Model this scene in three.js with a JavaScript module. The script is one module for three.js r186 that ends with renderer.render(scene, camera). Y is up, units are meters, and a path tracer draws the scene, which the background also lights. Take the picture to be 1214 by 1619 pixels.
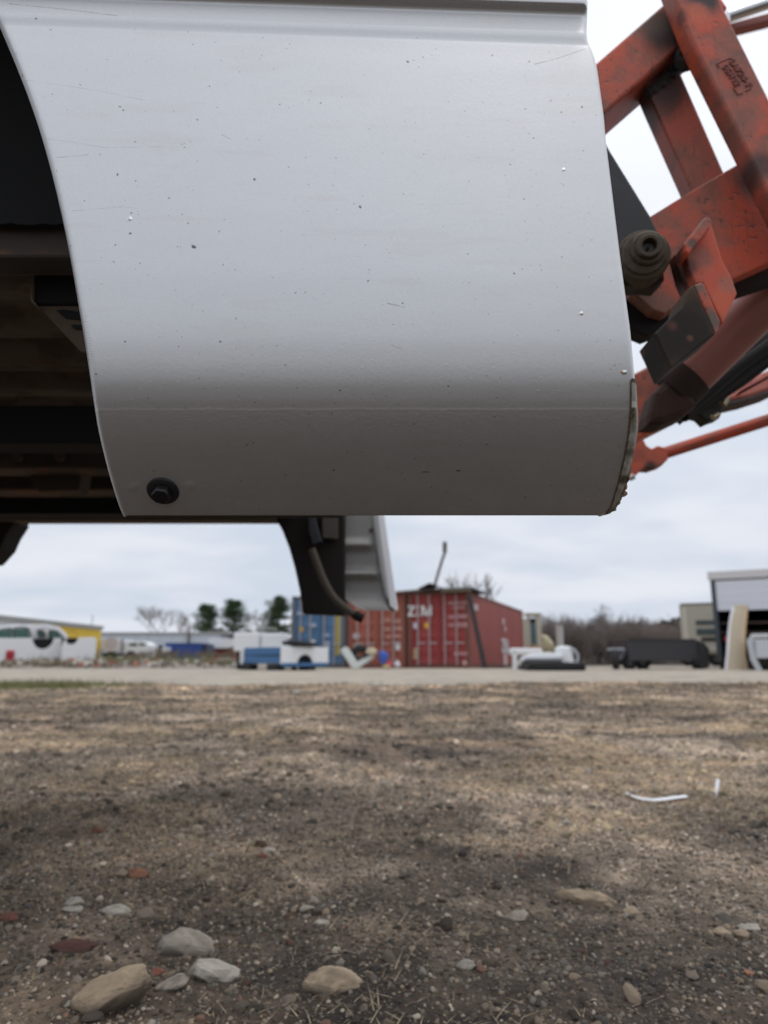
import * as THREE from 'three';
import { mergeGeometries, mergeVertices, toCreasedNormals } from 'three/addons/utils/BufferGeometryUtils.js';
import { RoundedBoxGeometry } from 'three/addons/geometries/RoundedBoxGeometry.js';
import { TextGeometry } from 'three/addons/geometries/TextGeometry.js';
import { FontLoader } from 'three/addons/loaders/FontLoader.js';

// ------------------------------------------------------------------ camera, sky, sun, exposure
const scene = new THREE.Scene();
const CH = 0.40, F = 1122, TH = Math.atan(230.5 / F);
const camera = new THREE.PerspectiveCamera(2 * Math.atan(809.5 / F) * 180 / Math.PI, 1214 / 1619, 0.02, 900);
camera.position.set(0, CH, 0); camera.rotation.x = TH;
camera.focus = 0.50; camera.userData.fStop = 7.2;
camera.updateMatrixWorld();
const renderer = new THREE.WebGLRenderer({ antialias: true });
renderer.setSize(767, 1024);
renderer.toneMapping = THREE.LinearToneMapping;
renderer.toneMappingExposure = 1.0;
renderer.shadowMap.enabled = true;

function hash(x, y, s = 0) { let h = (x * 374761393 + y * 668265263 + s * 1274126177) | 0; h = Math.imul(h ^ (h >>> 13), 1274126177); h ^= h >>> 16; return (h >>> 0) / 4294967296; }
function vnoise(x, y, s = 0) {
  const xi = Math.floor(x), yi = Math.floor(y), a = x - xi, b = y - yi, u = a * a * (3 - 2 * a), v = b * b * (3 - 2 * b);
  const p = hash(xi, yi, s), q = hash(xi + 1, yi, s), r = hash(xi, yi + 1, s), t = hash(xi + 1, yi + 1, s);
  return p + (q - p) * u + (r - p) * v + (p - q - r + t) * u * v;
}
function fbm(x, y, o = 4, s = 0) { let f = 0, a = .5, n = 0; for (let i = 0; i < o; i++) { f += a * vnoise(x, y, s + i * 17); n += a; x *= 2.03; y *= 2.03; a *= .5; } return f / n; }
function rng(seed) { let a = seed >>> 0; return () => { a |= 0; a = a + 0x6D2B79F5 | 0; let t = Math.imul(a ^ a >>> 15, 1 | a); t = t + Math.imul(t ^ t >>> 7, 61 | t) ^ t; return ((t ^ t >>> 14) >>> 0) / 4294967296; }; }
const lerp = (a, b, t) => a + (b - a) * t, clamp = (x, a = 0, b = 1) => Math.min(b, Math.max(a, x)), sst = (a, b, x) => { const t = clamp((x - a) / (b - a)); return t * t * (3 - 2 * t); };

const SUN = new THREE.Vector3(0.22, 1, 0.10).normalize();
{ // overcast sky: soft grey-white cloud over pale blue, brighter towards the hidden sun behind the photographer
  const W = 1536, H = 768, d = new Float32Array(W * H * 4);
  for (let j = 0; j < H; j++) for (let i = 0; i < W; i++) {
    const e = ((j + .5) / H - .5) * Math.PI, p = ((i + .5) / W - .5) * 2 * Math.PI;
    const x = Math.cos(p) * Math.cos(e), y = Math.sin(e), z = Math.sin(p) * Math.cos(e);
    const yy = Math.max(y, 0), q = 1 / (yy + .16);
    const n = fbm(x * q * 1.3 + 7.3, z * q * 1.9 + 3.1, 5, 5), n2 = fbm(x * q * 3.7 + 1.3, z * q * 6.1, 4, 9);
    let c = sst(.28, .68, n * .85 + n2 * .15 + .10 * yy);
    c = lerp(c, .55, sst(.08, 0, yy));
    const up = sst(0, .75, yy);
    let r = lerp(.61, .79, c), g = lerp(.68, .815, c), b = lerp(.785, .885, c);
    const k = 1 + .16 * up + .24 * Math.pow(Math.max(0, x * SUN.x + y * SUN.y + z * SUN.z), 2);
    r *= k; g *= k; b *= k;
    if (y < 0) { const t = sst(0, -.08, y); r = lerp(r, .16, t); g = lerp(g, .14, t); b = lerp(b, .12, t); }
    const o = (j * W + i) * 4; d[o] = r; d[o + 1] = g; d[o + 2] = b; d[o + 3] = 1;
  }
  const t = new THREE.DataTexture(d, W, H, THREE.RGBAFormat, THREE.FloatType);
  t.mapping = THREE.EquirectangularReflectionMapping; t.magFilter = THREE.LinearFilter; t.needsUpdate = true;
  scene.background = t; scene.environment = t;
}
const sun = new THREE.DirectionalLight(new THREE.Color(1, .965, .92), 0.7);
sun.position.copy(SUN).multiplyScalar(40); sun.castShadow = true; sun.shadow.radius = 30;
Object.assign(sun.shadow.camera, { left: -30, right: 30, top: 30, bottom: -30, near: 1, far: 120 });
sun.shadow.mapSize.set(2048, 2048);
scene.add(sun);

// ------------------------------------------------------------------ helpers
const CT = Math.cos(TH), ST = Math.sin(TH);
function at(px, py, d) { const v = (809.5 - py) / F, u = (px - 607) / F, n = CT - v * ST; return new THREE.Vector3(u / n * d, CH + (v * CT + ST) / n * d, -d); }
function gnd(px, py) { const p = at(px, py, 1); const d = CH / (CH - p.y); return at(px, py, d); }
const used = {};
function numbered(n) { const k = used[n] = (used[n] ?? -1) + 1; return k ? `${n}_${String(k).padStart(3, '0')}` : n; }
function thing(name, label, category, pos = [0, 0, 0], turn = 0, group) {
  const o = new THREE.Group(); o.name = numbered(name); o.position.set(...(pos.isVector3 ? pos.toArray() : pos)); o.rotation.y = turn;
  o.userData = { label, category }; if (group) o.userData.group = group; scene.add(o); return o;
}
function shade(o) { o.castShadow = o.receiveShadow = true; return o; }
function part(name, geo, mat, parent) { const m = shade(new THREE.Mesh(Array.isArray(geo) ? mergeGeometries(geo.map(flat)) : geo, mat)); m.name = name; parent.add(m); return m; }
function flat(g) { g = g.index ? g.toNonIndexed() : g; for (const k of Object.keys(g.attributes)) if (!['position', 'normal', 'uv'].includes(k)) g.deleteAttribute(k); return g; }
function single(name, label, category, geo, mat, group) { // one-mesh thing, origin moved to its base
  let g = Array.isArray(geo) ? mergeGeometries(geo.map(flat)) : geo; g.computeBoundingBox(); const b = g.boundingBox, c = new THREE.Vector3((b.min.x + b.max.x) / 2, b.min.y, (b.min.z + b.max.z) / 2);
  g.translate(-c.x, -c.y, -c.z); const m = shade(new THREE.Mesh(g, mat)); m.name = numbered(name); m.position.copy(c); m.userData = { label, category }; if (group) m.userData.group = group; scene.add(m); return m;
}
function settle(o) { // parts were given in world axes: move the group's origin to the thing's base
  const b = new THREE.Box3().setFromObject(o), c = new THREE.Vector3((b.min.x + b.max.x) / 2, b.min.y, (b.min.z + b.max.z) / 2);
  o.position.copy(c); for (const k of o.children) k.position.sub(c); return o;
}
function setting(name, geo, mat) { const m = shade(new THREE.Mesh(geo, mat)); m.name = name; m.userData.kind = 'structure'; scene.add(m); return m; }
function M(r, g, b, rough = .7, metal = 0, extra = {}) { const m = new THREE.MeshStandardMaterial({ roughness: rough, metalness: metal, ...extra }); m.color.setRGB(r, g, b); return m; }
function tex(w, h, fn, srgb = true, wrap = true) { // fn(i, j) -> linear rgb (colour) or value
  const d = new Uint8Array(w * h * 4), en = c => { c = clamp(c); return 255 * (c <= .0031308 ? 12.92 * c : 1.055 * Math.pow(c, 1 / 2.4) - .055); };
  for (let j = 0; j < h; j++) for (let i = 0; i < w; i++) { const c = fn(i, j), o = (j * w + i) * 4; if (srgb) { d[o] = en(c[0]); d[o + 1] = en(c[1]); d[o + 2] = en(c[2]); } else d[o] = d[o + 1] = d[o + 2] = 255 * clamp(c); d[o + 3] = 255; }
  const t = new THREE.DataTexture(d, w, h); t.colorSpace = srgb ? THREE.SRGBColorSpace : THREE.NoColorSpace; t.magFilter = THREE.LinearFilter; t.minFilter = THREE.LinearFilter;
  t.wrapS = t.wrapT = wrap ? THREE.RepeatWrapping : THREE.ClampToEdgeWrapping; t.needsUpdate = true; return t;
}
const mix3 = (a, b, t) => [lerp(a[0], b[0], t), lerp(a[1], b[1], t), lerp(a[2], b[2], t)];
function box(w, h, d, x = 0, y = 0, z = 0) { return new THREE.BoxGeometry(w, h, d).translate(x, y, z); }
function rbox(w, h, d, r, x = 0, y = 0, z = 0) { return new RoundedBoxGeometry(w, h, d, 2, r).translate(x, y, z); }
function bx(x0, y0, x1, y1, d, t, r = 0) { // box whose front face covers that rectangle at depth d
  const m = (y0 + y1) / 2, a = at(x0, m, d).x, b = at(x1, m, d).x, top = at(607, y0, d).y, bot = Math.max(0, at(607, y1, d).y);
  const g = r ? new RoundedBoxGeometry(b - a, top - bot, t, 2, r) : new THREE.BoxGeometry(b - a, top - bot, t); return g.translate((a + b) / 2, (top + bot) / 2, -d - t / 2);
}
function rod(a, b, r0, r1 = r0, seg = 12) {
  const v = b.clone().sub(a), L = v.length(), g = new THREE.CylinderGeometry(r1, r0, L, seg); g.translate(0, L / 2, 0);
  g.applyQuaternion(new THREE.Quaternion().setFromUnitVectors(new THREE.Vector3(0, 1, 0), v.normalize())); return g.translate(a.x, a.y, a.z);
}
function tube(pts, r, n = 24, seg = 10) { return new THREE.TubeGeometry(new THREE.CatmullRomCurve3(pts), n, r, seg); }
function extr(pts, t, bev = .002, z = 0) { // pts [x, y] in metres, front face at z, thickness t going back
  const s = new THREE.Shape(pts.map(p => new THREE.Vector2(p[0], p[1])));
  const g = new THREE.ExtrudeGeometry(s, { depth: Math.max(t - 2 * bev, .0005), bevelEnabled: bev > 0, bevelSize: bev * .8, bevelOffset: -bev * .8, bevelThickness: bev, bevelSegments: 2, curveSegments: 10 });
  return g.translate(0, 0, z - t + bev);
}
function poly(px, d, t, bev = .002) { return extr(px.map(p => { const q = at(p[0], p[1], d); return [q.x, q.y]; }), t, bev, -d); }
function planarUV(g) { g.computeBoundingBox(); const b = g.boundingBox, p = g.attributes.position, w = Math.max(b.max.x - b.min.x, b.max.y - b.min.y), u = new Float32Array(p.count * 2); for (let i = 0; i < p.count; i++) { u[2 * i] = (p.getX(i) - b.min.x + (b.max.z - p.getZ(i)) * .4) / w; u[2 * i + 1] = (p.getY(i) - b.min.y + (b.max.z - p.getZ(i)) * .3) / w; } g.setAttribute('uv', new THREE.BufferAttribute(u, 2)); return { x: b.min.x, y: b.min.y, w }; }
function pick(arr, x) { if (x <= arr[0][0]) return arr[0][1]; for (let i = 1; i < arr.length; i++) if (x <= arr[i][0]) { const [a, b] = arr[i - 1], [c, e] = arr[i]; return lerp(b, e, (x - a) / (c - a)); } return arr[arr.length - 1][1]; }
function smoothPick(arr, x) { // monotone cubic
  let i = 0; while (i < arr.length - 2 && x > arr[i + 1][0]) i++;
  const sl = k => (arr[k + 1][1] - arr[k][1]) / (arr[k + 1][0] - arr[k][0]), tg = k => { if (k <= 0) return sl(0); if (k >= arr.length - 1) return sl(arr.length - 2); const a = sl(k - 1), b = sl(k); return a * b <= 0 ? 0 : 2 * a * b / (a + b); };
  const h = arr[i + 1][0] - arr[i][0], t = clamp((x - arr[i][0]) / h), t2 = t * t, t3 = t2 * t;
  return (2 * t3 - 3 * t2 + 1) * arr[i][1] + (t3 - 2 * t2 + t) * h * tg(i) + (-2 * t3 + 3 * t2) * arr[i + 1][1] + (t3 - t2) * h * tg(i + 1);
}
function grid(nu, nv, fn, uvfn) { // fn(i, j) -> Vector3
  const p = [], uv = [], ix = []; for (let j = 0; j <= nv; j++) for (let i = 0; i <= nu; i++) { const q = fn(i, j); p.push(q.x, q.y, q.z); const w = uvfn ? uvfn(i, j) : [i / nu, j / nv]; uv.push(w[0], w[1]); }
  for (let j = 0; j < nv; j++) for (let i = 0; i < nu; i++) { const a = j * (nu + 1) + i, b = a + 1, c = a + nu + 1, e = c + 1; ix.push(a, c, b, b, c, e); }
  const g = new THREE.BufferGeometry(); g.setAttribute('position', new THREE.Float32BufferAttribute(p, 3)); g.setAttribute('uv', new THREE.Float32BufferAttribute(uv, 2)); g.setIndex(ix); g.computeVertexNormals(); return g;
}
const font = await new FontLoader().loadAsync('fonts/droid/droid_sans_bold.typeface.json');
function text(s, size, depth) { const g = new TextGeometry(s, { font, size, depth, curveSegments: 3, bevelEnabled: false }); g.computeBoundingBox(); const b = g.boundingBox; return g.translate(-(b.min.x + b.max.x) / 2, -(b.min.y + b.max.y) / 2, 0); }
function fbm3(x, y, z, o, s) { return (fbm(x + z * .63, y - z * .41, o, s) + fbm(y * 1.1 + x * .37, z * 1.05 - x * .52, o, s + 5) + fbm(z + y * .5, x - y * .47, o, s + 8)) / 3; }
function stone(seed, rx, ry, rz, rough = .3, detail = 3, colour) { // angular broken stone
  let g = mergeVertices(new THREE.IcosahedronGeometry(1, detail).deleteAttribute('normal').deleteAttribute('uv')); const R = rng(seed), pl = [];
  for (let k = 0; k < 14; k++) { const n = new THREE.Vector3(R() * 2 - 1, R() * 2 - 1, R() * 2 - 1).normalize(); pl.push([n, .60 + .32 * R()]); }
  const p = g.attributes.position, v = new THREE.Vector3(), C = [];
  for (let i = 0; i < p.count; i++) {
    v.fromBufferAttribute(p, i); for (const [n, h] of pl) { const k = v.dot(n); if (k > h) v.addScaledVector(n, (h - k) * .92); }
    const f = fbm3(v.x * 2.2 + seed, v.y * 2.2, v.z * 2.2, 5, seed); v.multiplyScalar(1 + (f - .5) * rough * 2);
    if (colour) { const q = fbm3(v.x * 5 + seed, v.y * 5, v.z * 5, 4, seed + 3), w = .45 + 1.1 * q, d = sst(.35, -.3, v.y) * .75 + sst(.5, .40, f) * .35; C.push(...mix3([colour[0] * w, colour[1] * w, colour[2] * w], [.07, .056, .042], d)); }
    p.setXYZ(i, v.x * rx, v.y * ry, v.z * rz);
  }
  g.setAttribute('uv', new THREE.BufferAttribute(new Float32Array(p.count * 2), 2)); if (colour) g.setAttribute('color', new THREE.Float32BufferAttribute(C, 3));
  if (detail > 1) { g.computeVertexNormals(); return toCreasedNormals(g, .6); }
  g = g.toNonIndexed(); g.computeVertexNormals(); return g;
}

// ------------------------------------------------------------------ the ground
const soilAt = (x, z) => .62 * fbm(x * .9 + 3, z * .9 + 8, 4, 31) + .38 * fbm(x * 3.1 + 5, z * 3.4, 4, 35);                // dark bare soil
const strawAt = (x, z) => .45 * fbm(x * .8 + 47, z * .8 + 11, 4, 57) + .55 * fbm(x * 3.3, z * 3.7 + 9, 4, 59) + .03 * sst(-.6, .8, x);           // dry grass
const toneAt = (x, z) => .46 + 1.08 * sst(.33, .67, .6 * fbm(x * 2.0 + 17, z * 2.3, 4, 231) + .4 * fbm(x * 6.5, z * 7, 3, 235));
const heightAt = (x, z) => { const k = sst(.3, 1.2, -z + .6); return .045 * (fbm(x * .8, z * .8, 4, 71) - .5) + .036 * (fbm(x * 4.5, z * 4.5, 5, 72) - .5) * k; };
{
  const N = 2048, T = 1.7, col = new Float32Array(N * N * 3), hgt = new Float32Array(N * N), R = rng(11);
  for (let j = 0; j < N; j++) for (let i = 0; i < N; i++) {
    const a = i / N * 2 * Math.PI, x = i / N, y = j / N, o = j * N + i;
    const per = (f, s) => { if (x < .8 && y < .8) return vnoise(x * f, y * f, s); const X = x * f, Y = y * f, wx = x, wy = y; const A = vnoise(X, Y, s), B = vnoise(X - f, Y, s), C = vnoise(X, Y - f, s), D = vnoise(X - f, Y - f, s); return lerp(lerp(A, B, sst(.8, 1, wx)), lerp(C, D, sst(.8, 1, wx)), sst(.8, 1, wy)); };
    const n1 = per(9, 1), n2 = per(46, 2), n3 = hash(i >> 1, j >> 1, 3), n4 = per(210, 4), v = .45 + .5 * n1 * .5 + .45 * (n2 - .5) + .6 * (n4 - .5) + .35 * (n3 - .5);
    const t = clamp(.35 + n1 * .5 + .4 * (n2 - .5));
    const c = mix3([.150, .122, .098], [.205, .172, .138], t); for (let k = 0; k < 3; k++) col[3 * o + k] = Math.max(.02, c[k] * (.45 + v)); hgt[o] = .25 + .22 * n4 + .1 * n2 + .06 * n3;
  }
  const put = (cx, cy, r, asp, an, c, h) => { const ca = Math.cos(an), sa = Math.sin(an), b = Math.ceil(r * 1.5); for (let y = -b; y <= b; y++) for (let x = -b; x <= b; x++) { const X = (x * ca + y * sa) / r, Y = (-x * sa + y * ca) / (r * asp), q = X * X + Y * Y + .35 * (hash(x >> 1, y >> 1, cx) - .5); if (q > 1) continue; const o = ((cy + y + N) % N) * N + (cx + x + N) % N, w = 1 - .15 * q; for (let k = 0; k < 3; k++) col[3 * o + k] = c[k] * w * (.85 + .3 * hash(x, y, cy)); hgt[o] = Math.max(hgt[o], .35 + h * Math.sqrt(1 - Math.max(0, q) * .9)); } };
  for (let n = 0; n < 42000; n++) { const q = R(), r = 1.2 + 3.2 * Math.pow(R(), 2.2) + (R() > .985 ? 5 * R() : 0), u = R(); let c = u < .62 ? mix3([.075, .065, .055], [.36, .315, .26], R()) : u < .82 ? mix3([.20, .15, .11], [.33, .25, .17], R()) : u < .94 ? mix3([.12, .108, .095], [.33, .29, .25], R()) : u < .98 ? [.30, .12, .075] : [.45, .42, .38]; put(R() * N | 0, R() * N | 0, r, .55 + .45 * R(), q * 6.3, c, .25 + .05 * r); }
  for (let n = 0; n < 2600; n++) { let x = R() * N, y = R() * N, an = R() * 6.3; const L = 12 + 40 * R(), c = mix3([.24, .18, .115], [.40, .33, .23], R()); for (let k = 0; k < L; k++) { an += (R() - .5) * .12; x += Math.cos(an); y += Math.sin(an); const o = ((y | 0) % N + N) % N * N + ((x | 0) % N + N) % N; for (let m = 0; m < 3; m++) col[3 * o + m] = c[m]; hgt[o] += .12; } }
  const map = tex(N, N, (i, j) => { const o = 3 * (j * N + i); return [col[o] * 1.35, col[o + 1] * 1.35, col[o + 2] * 1.35]; }), bump = tex(1024, 1024, (i, j) => hgt[j * 2 * N + i * 2], false);
  map.repeat.set(1 / T, 1 / T); bump.repeat.set(1 / T, 1 / T);
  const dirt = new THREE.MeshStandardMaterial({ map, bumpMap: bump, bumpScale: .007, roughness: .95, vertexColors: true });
  dirt.color.setRGB(.98, .90, .80);
  const xs = [], zs = []; let s = .011, x = 0; while (x < 30) { xs.push(x); x += s; if (x > 1.0) s *= 1.022; } const X = [...xs.slice(1).reverse().map(v => -v), ...xs];
  s = .010; let z = .6; zs.push(3, 2, 1.2); while (z > -14) { zs.push(z); z -= s; if (z < -1.6) s *= 1.0105; }
  const g = grid(X.length - 1, zs.length - 1, (i, j) => new THREE.Vector3(X[i], heightAt(X[i], zs[j]) * sst(14, 9, -zs[j]) - .004 * sst(8, 12, -zs[j]), zs[j]), (i, j) => [X[i], zs[j]]);
  // grid rows run towards -z: flip so that the sheet faces up
  const C = []; for (let j = 0; j < zs.length; j++) for (let i = 0; i < X.length; i++) {
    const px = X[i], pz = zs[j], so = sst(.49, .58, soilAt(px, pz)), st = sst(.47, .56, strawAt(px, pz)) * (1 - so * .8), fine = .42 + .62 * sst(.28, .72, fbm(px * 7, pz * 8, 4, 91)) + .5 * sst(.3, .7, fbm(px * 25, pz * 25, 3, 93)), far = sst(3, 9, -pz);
    const near = sst(2.4, 1.1, -pz);  // ground colour darkens towards the camera: dark soil with shade painted in
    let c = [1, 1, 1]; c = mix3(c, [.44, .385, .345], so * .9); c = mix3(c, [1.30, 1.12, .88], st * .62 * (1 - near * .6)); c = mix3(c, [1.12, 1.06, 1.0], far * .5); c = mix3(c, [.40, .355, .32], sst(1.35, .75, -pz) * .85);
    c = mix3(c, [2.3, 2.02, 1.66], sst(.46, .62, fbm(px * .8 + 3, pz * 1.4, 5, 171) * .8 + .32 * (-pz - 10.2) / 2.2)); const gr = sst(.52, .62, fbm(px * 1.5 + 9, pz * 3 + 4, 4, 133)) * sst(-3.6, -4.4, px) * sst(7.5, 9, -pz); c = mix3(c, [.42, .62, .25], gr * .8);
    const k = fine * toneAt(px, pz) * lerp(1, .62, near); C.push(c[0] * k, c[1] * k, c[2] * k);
  }
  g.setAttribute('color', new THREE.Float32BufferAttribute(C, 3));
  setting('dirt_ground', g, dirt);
  // wide ground to the horizon
  const far = new THREE.PlaneGeometry(900, 900, 1, 1).rotateX(-Math.PI / 2).translate(0, -.06, -300); const uv = far.attributes.uv; for (let i = 0; i < uv.count; i++) uv.setXY(i, uv.getX(i) * 900, uv.getY(i) * 900);
  const fm = tex(512, 512, (i, j) => { const v = .7 + .6 * vnoise(i / 16, j / 16, 8) * vnoise(i / 60, j / 60, 5) + .2 * hash(i, j, 2); return [.17 * v, .15 * v, .115 * v]; }); fm.repeat.set(1 / 6, 1 / 6);
  setting('ground', far, new THREE.MeshStandardMaterial({ map: fm, roughness: 1 }));
  // pale gravel road across the yard
  const rm = tex(1024, 1024, (i, j) => { const v = .8 + .25 * fbm(i / 30, j / 30, 4, 6) + .25 * (hash(i, j, 12) - .5) - .3 * sst(.5, .7, fbm(i / 120, j / 30, 4, 15)); return [.43 * v, .375 * v, .30 * v]; }); rm.repeat.set(1 / 5, 1 / 5);
  const road = grid(220, 24, (i, j) => { const px = -70 + 140 * i / 220, t = j / 24, n = 11.3 - .012 * px + 3.4 * (fbm(px * .45, 3, 5, 41) - .5) + 1.1 * sst(-2.5, -6, px) * 0, f = 27.5 + 1.2 * (fbm(px * .2, 9, 3, 43) - .5) + 12 * sst(2, 20, px), z = -lerp(n, f, t); return new THREE.Vector3(px, .014 - .06 * sst(.06, 0, t) + .02 * Math.sin(t * Math.PI) + .05 * (fbm(px * .4, z * .4, 3, 44) - .5) * Math.sin(t * Math.PI), z); }, (i, j) => [-70 + 140 * i / 220, j * .7]);
  setting('gravel_road', road, new THREE.MeshStandardMaterial({ map: rm, roughness: 1 }));
  // loose stones of the gravel, too many to count
  const R2 = rng(77), dum = new THREE.Object3D(), cc = new THREE.Color();
  function scatter(n, seed, area, rmin, rmax, pw, name, clod = false) {
    const g = stone(seed, 1, 1, 1, .25, 1), im = new THREE.InstancedMesh(g, M(1, 1, 1, .95), n); let k = 0;
    while (k < n) {
      const x = lerp(area[0], area[1], R2()), z = -lerp(area[2], area[3], R2()); if (Math.abs(x) > -z * .62 + .35) continue; const so = sst(.49, .58, soilAt(x, z)); if (R2() < so * (clod ? 0 : .6)) continue;
      const r = rmin + (rmax - rmin) * Math.pow(R2(), pw); dum.position.set(x, heightAt(x, z) + r * .12, z); dum.rotation.set(R2() * 6, R2() * 6, R2() * 6); dum.scale.set(r, r * (.5 + .35 * R2()), r * (.6 + .4 * R2())); dum.rotation.x *= .1; dum.rotation.z *= .1; dum.updateMatrix(); im.setMatrixAt(k, dum.matrix);
      const u = R2(), v = (.25 + 1.5 * R2()) * (.5 + .5 * toneAt(x, z)) * lerp(.74, 1.08, sst(1.0, 2.0, -z)); if (clod) { const st = sst(.47, .56, strawAt(x, z)), w = .45 + 1.25 * R2(), q = (so > .4 ? .5 : 1) * toneAt(x, z); cc.setRGB(lerp(.145, .24, st) * w * q, lerp(.117, .19, st) * w * q, lerp(.088, .12, st) * w * q); } else if (u < .50) cc.setRGB(.165 * v, .132 * v, .100 * v); else if (u < .76) cc.setRGB(.26 * v, .20 * v, .14 * v); else if (u < .90) cc.setRGB(.21 * v, .185 * v, .155 * v); else if (u < .925) cc.setRGB(.17 * v, .095 * v, .065 * v); else cc.setRGB(.43 * v, .365 * v, .285 * v); im.setColorAt(k, cc); k++;  // pebbles tinted darker towards the camera too, matching the shade painted in the soil
    }
    im.name = numbered(name); im.userData = { kind: 'stuff', label: 'loose grey and brown gravel strewn over the dirt lot', category: 'gravel' }; shade(im); scene.add(im);
  }
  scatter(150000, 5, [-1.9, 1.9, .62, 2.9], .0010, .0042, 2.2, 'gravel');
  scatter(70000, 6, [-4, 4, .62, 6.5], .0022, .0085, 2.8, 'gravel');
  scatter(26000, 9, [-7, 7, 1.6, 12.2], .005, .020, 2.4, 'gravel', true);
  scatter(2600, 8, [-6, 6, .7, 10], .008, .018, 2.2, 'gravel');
  // dry grass lying in the dirt
  const bl = new THREE.BufferGeometry(); { const p = [], ix = []; for (let i = 0; i <= 4; i++) { const t = i / 4, w = .5 * (1 - t * .85); p.push(-w, t * .55 - t * t * .25, t, w, t * .55 - t * t * .25, t); if (i < 4) { const a = 2 * i; ix.push(a, a + 1, a + 2, a + 1, a + 3, a + 2); } } bl.setAttribute('position', new THREE.Float32BufferAttribute(p, 3)); bl.setIndex(ix); bl.computeVertexNormals(); }
  const ng = 60000, im = new THREE.InstancedMesh(bl, M(1, 1, 1, .9), ng); let k = 0; const R3 = rng(123);
  while (k < ng) { const z = -.75 - 7 * Math.pow(R3(), 1.3), x = (R3() * 2 - 1) * (.62 * -z + .3), s = sst(.46, .56, strawAt(x, z)) * (1 - .8 * sst(.49, .58, soilAt(x, z))) * lerp(.25, 1, sst(.9, 1.8, -z)); if (R3() > s * .95 + .02) continue; const L = (.012 + .035 * R3() * R3() + .004) * lerp(.9, 1.5, sst(1.2, 2.5, -z)); dum.position.set(x, heightAt(x, z) - .001, z); dum.rotation.set((R3() - .5) * .7, R3() * 6.3, (R3() - .5) * .6, 'YXZ'); dum.scale.set((.0011 + .0009 * R3()) * lerp(1, 2.2, sst(1.2, 4, -z)), L * (.25 + .5 * R3()), L); dum.updateMatrix(); im.setMatrixAt(k, dum.matrix); const v = .65 + .6 * R3(); cc.setRGB(.36 * v, .285 * v, .185 * v); im.setColorAt(k, cc); k++; }
  im.name = 'dry_grass'; im.userData = { kind: 'stuff', label: 'short dry straw coloured grass matted in the dirt lot', category: 'grass' }; shade(im); scene.add(im);
  // green weeds along the far edge of the lot at the left and on the bank beyond
  const nw = 9000, wm = new THREE.InstancedMesh(bl, M(1, 1, 1, .9), nw); k = 0;
  while (k < nw) { let x, z, h; if (k < 5200) { x = -8 + 5.2 * R3(); z = -9.3 - 1.9 * R3(); h = .05 + .10 * R3() * R3(); if (R3() > sst(-3.0, -4.8, x) * sst(.40, .55, fbm(x * 2, z * 2, 3, 3))) continue; } else { x = -20 + 14 * R3(); z = -29 - 4 * R3(); h = .15 + .35 * R3() * R3(); if (R3() > sst(.45, .6, fbm(x * .6, z, 3, 9))) continue; } dum.position.set(x, k < 5200 ? 0 : .25 * sst(-28, -31, z), z); dum.rotation.set(-1 + (R3() - .5) * .9, R3() * 6.3, 0, 'YXZ'); dum.scale.set(.006 + h * .03, h * .6, h); dum.updateMatrix(); wm.setMatrixAt(k, dum.matrix); const v = .6 + .7 * R3(), t = R3(); cc.setRGB(lerp(.10, .24, t) * v, lerp(.15, .19, t) * v, lerp(.045, .09, t) * v); wm.setColorAt(k, cc); k++; }
  wm.name = 'weeds'; wm.userData = { kind: 'stuff', label: 'green and yellowing weeds beside the gravel road', category: 'weeds' }; shade(wm); scene.add(wm);
}
const stoneTex = tex(256, 256, (i, j) => { const v = .62 + .55 * fbm(i / 22, j / 22, 5, 88) + .14 * (hash(i, j, 4) - .5); return [v, v * .97, v * .93]; });
const stoneMat = M(1, 1, 1, .95, 0, { vertexColors: true });
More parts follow.
